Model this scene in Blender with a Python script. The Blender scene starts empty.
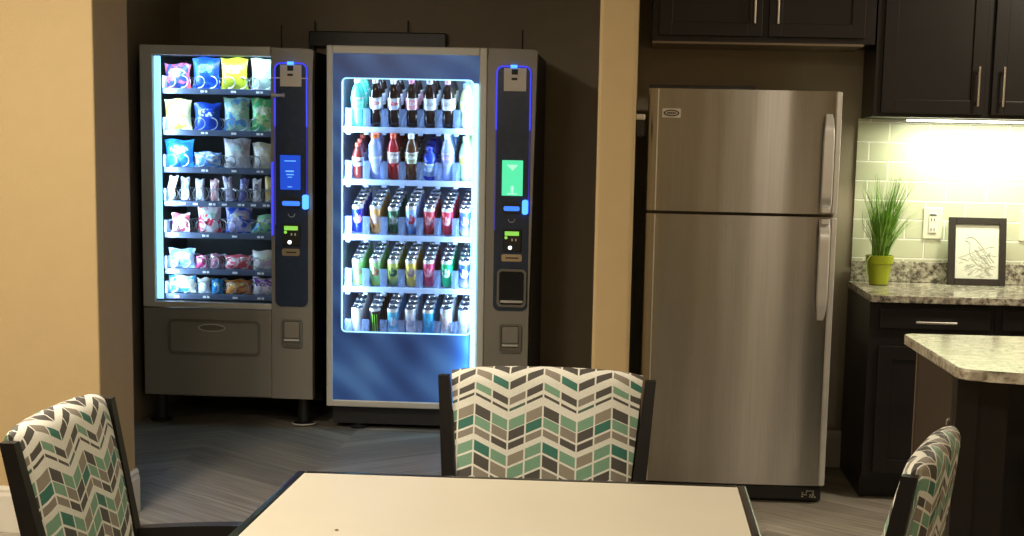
import bpy, bmesh, math, random
from mathutils import Vector, Matrix
random.seed(7)
PI = math.pi
scene = bpy.context.scene
COL = scene.collection

# ------------------------------------------------------------------ materials
def new_mat(name):
    m = bpy.data.materials.new(name); m.use_nodes = True
    nt = m.node_tree
    return m, nt, nt.nodes['Principled BSDF']

def set_in(b, key, v):
    if key in b.inputs: b.inputs[key].default_value = v

def c4(c): return (c[0], c[1], c[2], 1)

def mat(name, col, rough=.5, metal=0., emit=None, estr=0., vary=.06, scale=12., bump=0., bscale=200., spec=.5, coat=0.):
    m, nt, b = new_mat(name)
    N, L = nt.nodes, nt.links
    tc = N.new('ShaderNodeTexCoord')
    no = N.new('ShaderNodeTexNoise'); no.inputs['Scale'].default_value = scale; no.inputs['Detail'].default_value = 4
    L.new(tc.outputs['Object'], no.inputs['Vector'])
    r = N.new('ShaderNodeValToRGB')
    r.color_ramp.elements[0].position = .3; r.color_ramp.elements[1].position = .7
    r.color_ramp.elements[0].color = c4([x*(1-vary) for x in col]); r.color_ramp.elements[1].color = c4([min(1, x*(1+vary)) for x in col])
    L.new(no.outputs['Fac'], r.inputs['Fac']); L.new(r.outputs['Color'], b.inputs['Base Color'])
    set_in(b, 'Roughness', rough); set_in(b, 'Metallic', metal); set_in(b, 'Specular IOR Level', spec); set_in(b, 'Coat Weight', coat)
    if emit:
        set_in(b, 'Emission Color', c4(emit)); set_in(b, 'Emission Strength', estr)
    if bump:
        n2 = N.new('ShaderNodeTexNoise'); n2.inputs['Scale'].default_value = bscale; n2.inputs['Detail'].default_value = 3
        L.new(tc.outputs['Object'], n2.inputs['Vector'])
        bp = N.new('ShaderNodeBump'); bp.inputs['Strength'].default_value = bump; bp.inputs['Distance'].default_value = .002
        L.new(n2.outputs['Fac'], bp.inputs['Height']); L.new(bp.outputs['Normal'], b.inputs['Normal'])
    return m

def glass_mat(name, tint=(1, 1, 1), refl=.05, rough=.02, haze=0., hazecol=(.7, .8, .95)):
    m = bpy.data.materials.new(name); m.use_nodes = True
    nt = m.node_tree; N, L = nt.nodes, nt.links
    N.clear()
    out = N.new('ShaderNodeOutputMaterial'); tr = N.new('ShaderNodeBsdfTransparent'); gl = N.new('ShaderNodeBsdfGlossy')
    tr.inputs['Color'].default_value = c4(tint); gl.inputs['Roughness'].default_value = rough
    mx = N.new('ShaderNodeMixShader'); fr = N.new('ShaderNodeFresnel'); fr.inputs['IOR'].default_value = 1.25
    mm = N.new('ShaderNodeMath'); mm.operation = 'MULTIPLY'; mm.inputs[1].default_value = refl/.0123
    mm.use_clamp = True
    L.new(fr.outputs[0], mm.inputs[0]); L.new(mm.outputs[0], mx.inputs['Fac'])
    L.new(tr.outputs[0], mx.inputs[1]); L.new(gl.outputs[0], mx.inputs[2])
    last = mx
    if haze:
        df = N.new('ShaderNodeBsdfDiffuse'); df.inputs['Color'].default_value = c4(hazecol)
        m2 = N.new('ShaderNodeMixShader'); m2.inputs['Fac'].default_value = haze
        L.new(mx.outputs[0], m2.inputs[1]); L.new(df.outputs[0], m2.inputs[2]); last = m2
    L.new(last.outputs[0], out.inputs['Surface'])
    return m

def ramp(N, stops, interp='LINEAR'):
    r = N.new('ShaderNodeValToRGB'); cr = r.color_ramp; cr.interpolation = interp
    while len(cr.elements) < len(stops): cr.elements.new(.5)
    for e, (p, c) in zip(cr.elements, stops):
        e.position = p
    for e, (p, c) in zip(cr.elements, stops):
        e.color = c4(c)
    return r

def math_node(N, L, op, a, b=None, clamp=False):
    n = N.new('ShaderNodeMath'); n.operation = op; n.use_clamp = clamp
    for i, v in enumerate((a, b)):
        if v is None: continue
        if isinstance(v, (int, float)): n.inputs[i].default_value = v
        else: L.new(v, n.inputs[i])
    return n.outputs[0]

def granite_mat(name, tones, scale=1.):
    m, nt, b = new_mat(name); N, L = nt.nodes, nt.links
    tc = N.new('ShaderNodeTexCoord')
    a = N.new('ShaderNodeTexNoise'); a.inputs['Scale'].default_value = 55*scale; a.inputs['Detail'].default_value = 6; a.inputs['Roughness'].default_value = .7
    L.new(tc.outputs['Object'], a.inputs['Vector'])
    r = ramp(N, [(.36, tones[0]), (.45, tones[1]), (.54, tones[2]), (.66, tones[3])])
    L.new(a.outputs['Fac'], r.inputs['Fac'])
    v = N.new('ShaderNodeTexNoise'); v.inputs['Scale'].default_value = 14*scale; v.inputs['Detail'].default_value = 5; v.inputs['Roughness'].default_value = .65
    L.new(tc.outputs['Object'], v.inputs['Vector'])
    r2 = ramp(N, [(.36, (.45, .42, .38)), (.56, (1, 1, 1))])
    L.new(v.outputs['Fac'], r2.inputs['Fac'])
    mx = N.new('ShaderNodeMix'); mx.data_type = 'RGBA'; mx.blend_type = 'MULTIPLY'; mx.inputs['Factor'].default_value = .7
    L.new(r.outputs['Color'], mx.inputs['A']); L.new(r2.outputs['Color'], mx.inputs['B'])
    L.new(mx.outputs['Result'], b.inputs['Base Color'])
    set_in(b, 'Roughness', .14)
    return m

def tile_mat():
    m, nt, b = new_mat('subway_tile'); N, L = nt.nodes, nt.links
    tc = N.new('ShaderNodeTexCoord'); mp = N.new('ShaderNodeMapping')
    mp.inputs['Rotation'].default_value = (-PI/2, 0, 0)
    L.new(tc.outputs['Object'], mp.inputs['Vector'])
    br = N.new('ShaderNodeTexBrick'); br.offset = .5; br.squash = 1
    br.inputs['Color1'].default_value = (.62, .64, .49, 1); br.inputs['Color2'].default_value = (.57, .59, .45, 1)
    br.inputs['Mortar'].default_value = (.95, .95, .86, 1)
    br.inputs['Scale'].default_value = 1; br.inputs['Mortar Size'].default_value = .0042; br.inputs['Mortar Smooth'].default_value = .3
    br.inputs['Brick Width'].default_value = .172; br.inputs['Row Height'].default_value = .084
    L.new(mp.outputs['Vector'], br.inputs['Vector']); L.new(br.outputs['Color'], b.inputs['Base Color'])
    bp = N.new('ShaderNodeBump'); bp.invert = True; bp.inputs['Strength'].default_value = 1.; bp.inputs['Distance'].default_value = .006
    L.new(br.outputs['Fac'], bp.inputs['Height']); L.new(bp.outputs['Normal'], b.inputs['Normal'])
    set_in(b, 'Roughness', .22)
    return m

def floor_mat():
    m, nt, b = new_mat('vinyl_plank'); N, L = nt.nodes, nt.links
    tc = N.new('ShaderNodeTexCoord'); sp = N.new('ShaderNodeSeparateXYZ'); L.new(tc.outputs['Object'], sp.inputs[0])
    hp = .62
    xs = math_node(N, L, 'ADD', sp.outputs['X'], 10.03)
    t = math_node(N, L, 'PINGPONG', xs, hp)
    s = math_node(N, L, 'MULTIPLY', t, .85)
    y = math_node(N, L, 'SUBTRACT', sp.outputs['Y'], s)
    row = math_node(N, L, 'FLOOR', math_node(N, L, 'DIVIDE', y, .15))
    fr = math_node(N, L, 'FRACT', math_node(N, L, 'DIVIDE', y, .15))
    colm = math_node(N, L, 'FLOOR', math_node(N, L, 'DIVIDE', xs, hp))
    cmb = N.new('ShaderNodeCombineXYZ'); L.new(row, cmb.inputs[0]); L.new(colm, cmb.inputs[1])
    wn = N.new('ShaderNodeTexWhiteNoise'); wn.noise_dimensions = '3D'; L.new(cmb.outputs[0], wn.inputs['Vector'])
    cg = N.new('ShaderNodeCombineXYZ'); L.new(math_node(N, L, 'MULTIPLY', sp.outputs['X'], 1.6), cg.inputs[0]); L.new(math_node(N, L, 'MULTIPLY', y, 26), cg.inputs[1]); L.new(wn.outputs['Value'], cg.inputs[2])
    g = N.new('ShaderNodeTexNoise'); g.inputs['Scale'].default_value = 1.6; g.inputs['Detail'].default_value = 8; g.inputs['Roughness'].default_value = .7; g.inputs['Distortion'].default_value = .6
    L.new(cg.outputs[0], g.inputs['Vector'])
    r = ramp(N, [(.30, (.17, .15, .125)), (.5, (.30, .275, .235)), (.68, (.44, .41, .35))])
    L.new(g.outputs['Fac'], r.inputs['Fac'])
    tone = N.new('ShaderNodeMapRange'); tone.inputs['To Min'].default_value = .72; tone.inputs['To Max'].default_value = 1.18
    L.new(wn.outputs['Value'], tone.inputs['Value'])
    mx = N.new('ShaderNodeMix'); mx.data_type = 'RGBA'; mx.blend_type = 'MULTIPLY'; mx.inputs['Factor'].default_value = 1
    L.new(r.outputs['Color'], mx.inputs['A']); L.new(tone.outputs['Result'], mx.inputs['B'])
    gap = math_node(N, L, 'LESS_THAN', math_node(N, L, 'PINGPONG', fr, .5), .014)
    m2 = N.new('ShaderNodeMix'); m2.data_type = 'RGBA'; m2.inputs['B'].default_value = (.09, .07, .05, 1)
    L.new(math_node(N, L, 'MULTIPLY', gap, .6), m2.inputs['Factor']); L.new(mx.outputs['Result'], m2.inputs['A'])
    L.new(m2.outputs['Result'], b.inputs['Base Color'])
    set_in(b, 'Roughness', .42)
    return m

def chevron_mat():
    m, nt, b = new_mat('chevron_fabric'); N, L = nt.nodes, nt.links
    CR = (.88, .89, .83); G = (.30, .27, .23); D = (.085, .08, .075); LG = (.22, .42, .30); T = (.04, .20, .155); GB = (.33, .30, .24); DG = (.07, .16, .12)
    rows = [(0, .06), (.126, .186), (.216, .24), (.31, .40), (.41, .49), (.51, .57), (.62, .71), (.73, .83), (.85, .93)]
    cols = [[G, LG, D, D, LG, G, T, D, G], [T, D, D, LG, G, D, LG, GB, D], [D, G, DG, LG, D, D, GB, LG, D], [D, D, D, GB, T, G, LG, LG, D]]
    tc = N.new('ShaderNodeTexCoord'); sp = N.new('ShaderNodeSeparateXYZ'); L.new(tc.outputs['UV'], sp.inputs[0])
    a = math_node(N, L, 'ADD', math_node(N, L, 'DIVIDE', math_node(N, L, 'SUBTRACT', sp.outputs['X'], .041), .038), 40)
    fr = math_node(N, L, 'FRACT', a)
    cm = math_node(N, L, 'MODULO', a, 4)
    ci = math_node(N, L, 'FLOOR', cm)
    off = math_node(N, L, 'MULTIPLY', math_node(N, L, 'PINGPONG', cm, 2), .017)
    s = math_node(N, L, 'FRACT', math_node(N, L, 'ADD', math_node(N, L, 'DIVIDE', math_node(N, L, 'SUBTRACT', sp.outputs['Y'], off), .25), 20))
    prev = None
    for k in range(4):
        st = []
        for i, (p, q) in enumerate(rows):
            st.append((p, cols[k][i])); st.append((q, CR))
        r = ramp(N, st, 'CONSTANT'); L.new(s, r.inputs['Fac'])
        if prev is None: prev = r.outputs['Color']; continue
        mx = N.new('ShaderNodeMix'); mx.data_type = 'RGBA'
        L.new(math_node(N, L, 'COMPARE', ci, float(k)), mx.inputs['Factor'])
        mx.inputs['Factor'].default_value = 0
        L.new(prev, mx.inputs['A']); L.new(r.outputs['Color'], mx.inputs['B']); prev = mx.outputs['Result']
    edge = math_node(N, L, 'LESS_THAN', math_node(N, L, 'PINGPONG', fr, .5), .05)
    mx = N.new('ShaderNodeMix'); mx.data_type = 'RGBA'; mx.inputs['B'].default_value = c4(CR)
    L.new(edge, mx.inputs['Factor']); L.new(prev, mx.inputs['A'])
    no = N.new('ShaderNodeTexNoise'); no.inputs['Scale'].default_value = 420; no.inputs['Detail'].default_value = 2
    L.new(tc.outputs['Object'], no.inputs['Vector'])
    rr = ramp(N, [(.35, (.78, .78, .78)), (.65, (1.0, 1.0, 1.0))]); L.new(no.outputs['Fac'], rr.inputs['Fac'])
    m2 = N.new('ShaderNodeMix'); m2.data_type = 'RGBA'; m2.blend_type = 'MULTIPLY'; m2.inputs['Factor'].default_value = .6
    L.new(mx.outputs['Result'], m2.inputs['A']); L.new(rr.outputs['Color'], m2.inputs['B'])
    L.new(m2.outputs['Result'], b.inputs['Base Color'])
    bp = N.new('ShaderNodeBump'); bp.inputs['Strength'].default_value = .15; bp.inputs['Distance'].default_value = .001
    L.new(no.outputs['Fac'], bp.inputs['Height']); L.new(bp.outputs['Normal'], b.inputs['Normal'])
    set_in(b, 'Roughness', .62)
    return m
# COMPARE needs an epsilon: handled below by patching the third input
_old_math = math_node
def math_node(N, L, op, a, b=None, clamp=False):
    o = _old_math(N, L, op, a, b, clamp)
    if op == 'COMPARE': o.node.inputs[2].default_value = .3
    return o

def steel_mat():
    m, nt, b = new_mat('brushed_stainless'); N, L = nt.nodes, nt.links
    tc = N.new('ShaderNodeTexCoord'); mp = N.new('ShaderNodeMapping'); mp.inputs['Scale'].default_value = (220, 220, 3)
    L.new(tc.outputs['Object'], mp.inputs['Vector'])
    n1 = N.new('ShaderNodeTexNoise'); n1.inputs['Scale'].default_value = 1; n1.inputs['Detail'].default_value = 3
    L.new(mp.outputs[0], n1.inputs['Vector'])
    mp2 = N.new('ShaderNodeMapping'); mp2.inputs['Scale'].default_value = (5, 1, .45)
    L.new(tc.outputs['Object'], mp2.inputs['Vector'])
    n2 = N.new('ShaderNodeTexNoise'); n2.inputs['Scale'].default_value = 1; n2.inputs['Detail'].default_value = 1
    L.new(mp2.outputs[0], n2.inputs['Vector'])
    r = ramp(N, [(.3, (.42, .41, .39)), (.7, (.48, .47, .45))]); L.new(n1.outputs['Fac'], r.inputs['Fac'])
    L.new(r.outputs['Color'], b.inputs['Base Color'])
    set_in(b, 'Metallic', 1.); set_in(b, 'Roughness', .27); set_in(b, 'Anisotropic', .85); set_in(b, 'Anisotropic Rotation', .25)
    b1 = N.new('ShaderNodeBump'); b1.inputs['Strength'].default_value = 1.; b1.inputs['Distance'].default_value = .006
    L.new(n2.outputs['Fac'], b1.inputs['Height'])
    b2 = N.new('ShaderNodeBump'); b2.inputs['Strength'].default_value = .05; b2.inputs['Distance'].default_value = .001
    L.new(n1.outputs['Fac'], b2.inputs['Height']); L.new(b1.outputs['Normal'], b2.inputs['Normal'])
    L.new(b2.outputs['Normal'], b.inputs['Normal'])
    return m

_packs = {}
def pack_mat(base, accent, logo, seed=0, rough=.32, metal=0.):
    """printed packaging: base colour, blotches of an accent colour, an oval emblem and a band of marks"""
    key = (base, accent, logo, seed)
    if key in _packs: return _packs[key]
    m, nt, b = new_mat('printed_film'); N, L = nt.nodes, nt.links
    tc = N.new('ShaderNodeTexCoord')
    mp = N.new('ShaderNodeMapping'); mp.inputs['Location'].default_value = (seed*1.7, seed*.9, seed*2.3)
    L.new(tc.outputs['Generated'], mp.inputs['Vector'])
    no = N.new('ShaderNodeTexNoise'); no.inputs['Scale'].default_value = 2.6; no.inputs['Detail'].default_value = 2; no.inputs['Distortion'].default_value = .8
    L.new(mp.outputs[0], no.inputs['Vector'])
    r = ramp(N, [(.50, base), (.56, accent)]); L.new(no.outputs['Fac'], r.inputs['Fac'])
    sp = N.new('ShaderNodeSeparateXYZ'); L.new(tc.outputs['Generated'], sp.inputs[0])
    dx = math_node(N, L, 'MULTIPLY', math_node(N, L, 'SUBTRACT', sp.outputs['X'], .5), 2.4)
    dz = math_node(N, L, 'MULTIPLY', math_node(N, L, 'SUBTRACT', sp.outputs['Z'], .62), 5.2)
    d = math_node(N, L, 'ADD', math_node(N, L, 'MULTIPLY', dx, dx), math_node(N, L, 'MULTIPLY', dz, dz))
    n3 = N.new('ShaderNodeTexNoise'); n3.inputs['Scale'].default_value = 9; n3.inputs['Detail'].default_value = 2; L.new(mp.outputs[0], n3.inputs['Vector'])
    inn = math_node(N, L, 'MULTIPLY', math_node(N, L, 'LESS_THAN', d, .55), math_node(N, L, 'GREATER_THAN', n3.outputs['Fac'], .49))
    mx = N.new('ShaderNodeMix'); mx.data_type = 'RGBA'; mx.inputs['B'].default_value = c4(logo)
    L.new(inn, mx.inputs['Factor']); L.new(r.outputs['Color'], mx.inputs['A'])
    L.new(mx.outputs['Result'], b.inputs['Base Color'])
    set_in(b, 'Roughness', rough); set_in(b, 'Metallic', metal)
    _packs[key] = m
    return m

_cans = {}
def can_mat(base, mark, low, seed=0, claw=False):
    key = (base, mark, low, seed, claw)
    if key in _cans: return _cans[key]
    m, nt, b = new_mat('printed_can'); N, L = nt.nodes, nt.links
    tc = N.new('ShaderNodeTexCoord'); sp = N.new('ShaderNodeSeparateXYZ'); L.new(tc.outputs['Generated'], sp.inputs[0])
    r = ramp(N, [(.02, (.6, .6, .62)), (.06, low), (.38, base), (.86, base), (.9, (.65, .66, .68))], 'CONSTANT' if claw else 'LINEAR')
    L.new(sp.outputs['Z'], r.inputs['Fac'])
    if claw:   # three ragged vertical claw strokes
        wob = N.new('ShaderNodeTexNoise'); wob.inputs['Scale'].default_value = 5; L.new(tc.outputs['Generated'], wob.inputs['Vector'])
        xx = math_node(N, L, 'ADD', sp.outputs['X'], math_node(N, L, 'MULTIPLY', wob.outputs['Fac'], .08))
        f = math_node(N, L, 'PINGPONG', math_node(N, L, 'SUBTRACT', xx, .14), .1)
        a = math_node(N, L, 'LESS_THAN', f, .032)
        zz = math_node(N, L, 'LESS_THAN', math_node(N, L, 'ABSOLUTE', math_node(N, L, 'SUBTRACT', sp.outputs['Z'], .5)), .3)
        xr = math_node(N, L, 'LESS_THAN', math_node(N, L, 'ABSOLUTE', math_node(N, L, 'SUBTRACT', sp.outputs['X'], .5)), .3)
        inn = math_node(N, L, 'MULTIPLY', math_node(N, L, 'MULTIPLY', a, zz), xr)
    else:
        dx = math_node(N, L, 'MULTIPLY', math_node(N, L, 'SUBTRACT', sp.outputs['X'], .5), 2.6)
        dz = math_node(N, L, 'MULTIPLY', math_node(N, L, 'SUBTRACT', sp.outputs['Z'], .55), 5.5)
        d = math_node(N, L, 'ADD', math_node(N, L, 'MULTIPLY', dx, dx), math_node(N, L, 'MULTIPLY', dz, dz))
        wn = N.new('ShaderNodeTexNoise'); wn.inputs['Scale'].default_value = 6; wn.inputs['Detail'].default_value = 2; L.new(tc.outputs['Generated'], wn.inputs['Vector'])
        inn = math_node(N, L, 'MULTIPLY', math_node(N, L, 'LESS_THAN', d, .9), math_node(N, L, 'GREATER_THAN', wn.outputs['Fac'], .48))
    mx = N.new('ShaderNodeMix'); mx.data_type = 'RGBA'; mx.inputs['B'].default_value = c4(mark)
    L.new(inn, mx.inputs['Factor']); L.new(r.outputs['Color'], mx.inputs['A'])
    L.new(mx.outputs['Result'], b.inputs['Base Color'])
    set_in(b, 'Metallic', .25); set_in(b, 'Roughness', .3)
    _cans[key] = m
    return m

M = {}
M['wall_tan'] = mat('tan_wall_paint', (.53, .40, .215), .7, bump=.35, bscale=260, vary=.02)
M['wall_alc'] = mat('taupe_wall_paint', (.36, .31, .235), .75, bump=.3, bscale=260, vary=.03)
M['wall_grey'] = mat('grey_wall_paint', (.34, .27, .18), .7, bump=.2, bscale=260, vary=.02)
M['ceiling'] = mat('white_ceiling_paint', (.62, .58, .50), .85, bump=.2, bscale=150)
M['trim'] = mat('white_trim_paint', (.74, .72, .66), .4, vary=.02)
M['floor'] = floor_mat()
M['tile'] = tile_mat()
M['granite'] = granite_mat('speckled_granite', [(.05, .045, .04), (.26, .24, .20), (.50, .47, .39), (.66, .63, .54)])
M['granite2'] = granite_mat('pale_granite', [(.16, .12, .08), (.50, .45, .35), (.62, .58, .48), (.74, .70, .60)], .8)
M['cab'] = mat('espresso_cabinet', (.011, .009, .009), .38, vary=.15, scale=6, spec=.4)
M['cab_island'] = mat('island_espresso', (.050, .036, .026), .5, vary=.1, scale=6)
M['gap'] = mat('dark_recess', (.004, .004, .004), .8)
M['nickel'] = mat('satin_nickel', (.68, .66, .62), .28, 1.)
M['chrome'] = mat('chrome', (.8, .8, .8), .12, 1.)
M['steel'] = steel_mat()
M['steel_edge'] = mat('satin_aluminium_edge', (.72, .73, .74), .30, .55)
M['steel_side'] = mat('grey_enamel_side', (.20, .18, .15), .4)
M['black'] = mat('black_plastic', (.012, .012, .012), .38)
M['blackgloss'] = mat('black_gloss_panel', (.010, .012, .020), .12, vary=.02)
M['wood_dark'] = mat('dark_lacquered_wood', (.006, .005, .005), .42, vary=.25, scale=18, spec=.35)
M['edge_black'] = mat('black_edge_band', (.008, .007, .008), .22, spec=.5)
M['lam'] = mat('cream_laminate', (.70, .66, .56), .34, vary=.03, scale=2.5, bump=.05, bscale=120)
M['chev'] = chevron_mat()
M['vm_silver'] = mat('silver_painted_steel', (.70, .68, .63), .42, .1, vary=.03, scale=4)
M['vm_body'] = mat('grey_painted_steel', (.30, .285, .255), .45, .2, vary=.04, scale=4)
M['vm_body_d'] = mat('grey_moulding', (.20, .19, .165), .4, .2, vary=.04, scale=4)
M['vm_side'] = mat('black_painted_steel', (.016, .016, .018), .5)
M['vm_inner'] = mat('black_inner_liner', (.012, .014, .02), .5)
M['vm_shelf'] = mat('dark_blue_grey_tray', (.10, .13, .21), .4, .3)
M['liner_white'] = mat('pale_grey_liner', (.16, .20, .27), .5)
M['tray_white'] = mat('white_blue_tray', (.42, .56, .85), .35)
M['guard'] = glass_mat('clear_guard', (1, 1, 1), .03, .08, .28, (.34, .50, .92))
M['glass'] = glass_mat('window_glass', (.96, .98, 1), .03, .01)
M['led_cyan'] = mat('led_cyan_strip', (.6, .9, 1), .5, emit=(.36, .85, 1.), estr=2.0)
M['led_cyan2'] = mat('led_cyan_strip_soft', (.6, .9, 1), .5, emit=(.36, .80, 1.), estr=1.3)
M['led_blue'] = mat('led_blue_strip', (.1, .1, 1), .5, emit=(.05, .06, 1.), estr=.95)
M['led_blue_soft'] = mat('led_blue_strip_soft', (.1, .1, 1), .5, emit=(.05, .04, .50), estr=.25)
M['led_blue_hot'] = mat('led_blue_bright', (.1, .3, 1), .5, emit=(.06, .30, 1.), estr=2.2)
M['led_reader'] = mat('led_reader_blue', (.1, .3, 1), .5, emit=(.03, .20, 1.), estr=1.1)
M['screen_blue'] = mat('blue_screen', (.02, .05, .3), .2, emit=(.012, .07, .60), estr=1., vary=.02)
M['screen_green'] = mat('green_screen', (.05, .5, .3), .2, emit=(.09, .72, .36), estr=1.1, vary=.02)
M['lcd_green'] = mat('green_lcd', (.2, .5, .1), .3, emit=(.25, .62, .08), estr=1.)
M['led_white'] = mat('led_white_dot', (1, 1, 1), .3, emit=(.8, .9, 1.), estr=2.5)
M['panel_dark'] = mat('dark_navy_panel', (.030, .050, .10), .25, vary=.1, scale=30)
M['panel_blue'] = mat('backlit_blue_graphic', (.03, .09, .29), .3, emit=(.005, .018, .060), estr=1.0, vary=.45, scale=1.6)
def swoosh_glow_mat():
    m, nt, b = new_mat('blue_swoosh_and_glow'); N, L = nt.nodes, nt.links
    tc = N.new('ShaderNodeTexCoord'); mp = N.new('ShaderNodeMapping'); mp.inputs['Rotation'].default_value = (0, .9, 0); mp.inputs['Scale'].default_value = (1, 1, 1)
    L.new(tc.outputs['Object'], mp.inputs['Vector'])
    wv = N.new('ShaderNodeTexWave'); wv.inputs['Scale'].default_value = 2.2; wv.inputs['Distortion'].default_value = 5; wv.inputs['Detail'].default_value = 1.5; wv.inputs['Detail Scale'].default_value = .7
    L.new(mp.outputs[0], wv.inputs['Vector'])
    no = N.new('ShaderNodeTexNoise'); no.inputs['Scale'].default_value = 2.6; no.inputs['Detail'].default_value = 1; L.new(tc.outputs['Object'], no.inputs['Vector'])
    f = math_node(N, L, 'ADD', math_node(N, L, 'MULTIPLY', wv.outputs['Fac'], .14), math_node(N, L, 'MULTIPLY', no.outputs['Fac'], .95))  # faint swoosh print plus broad patches of backlight glow painted into the colour
    r = ramp(N, [(.32, (.018, .050, .19)), (.56, (.045, .12, .36)), (.78, (.09, .23, .52))]); L.new(f, r.inputs['Fac'])
    L.new(r.outputs['Color'], b.inputs['Base Color']); L.new(r.outputs['Color'], b.inputs['Emission Color']); set_in(b, 'Emission Strength', .38); set_in(b, 'Roughness', .28)
    return m
M['panel_blue'] = swoosh_glow_mat()
M['paper'] = mat('white_card', (.84, .80, .74), .7, vary=.03)
M['ink'] = mat('black_print', (.02, .02, .02), .6)
M['tag'] = mat('white_price_tag', (.9, .92, .95), .5, emit=(.8, .9, 1), estr=.0)
M['coil'] = mat('steel_coil', (.42, .46, .48), .3, .6)
M['brass'] = mat('brass_plate', (.60, .50, .34), .3, .8)
M['uc_light'] = mat('under_cabinet_diffuser', (1, 1, .95), .5, emit=(1., 1., .80), estr=7.)
M['lamp_glow'] = mat('ceiling_diffuser', (1, .95, .85), .5, emit=(1., .80, .52), estr=6.)
M['switch'] = mat('ivory_switch_plastic', (.74, .75, .62), .35)
M['pot'] = mat('lime_green_glaze', (.32, .38, .012), .3, vary=.08)
M['soil'] = mat('potting_soil', (.04, .03, .02), .9)
M['grass_a'] = mat('green_grass_blade', (.17, .36, .04), .5, vary=.3, scale=40)
M['grass_b'] = mat('light_grass_blade', (.38, .58, .18), .5, vary=.3, scale=40)
M['frame'] = mat('dark_brown_frame', (.020, .015, .012), .45, vary=.25, scale=50)
M['mount'] = mat('sketch_paper', (.68, .70, .62), .6, vary=.01)
M['pencil'] = mat('pencil_line', (.40, .41, .38), .7)
M['stool'] = mat('dark_grey_vinyl', (.05, .06, .075), .4)

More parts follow.
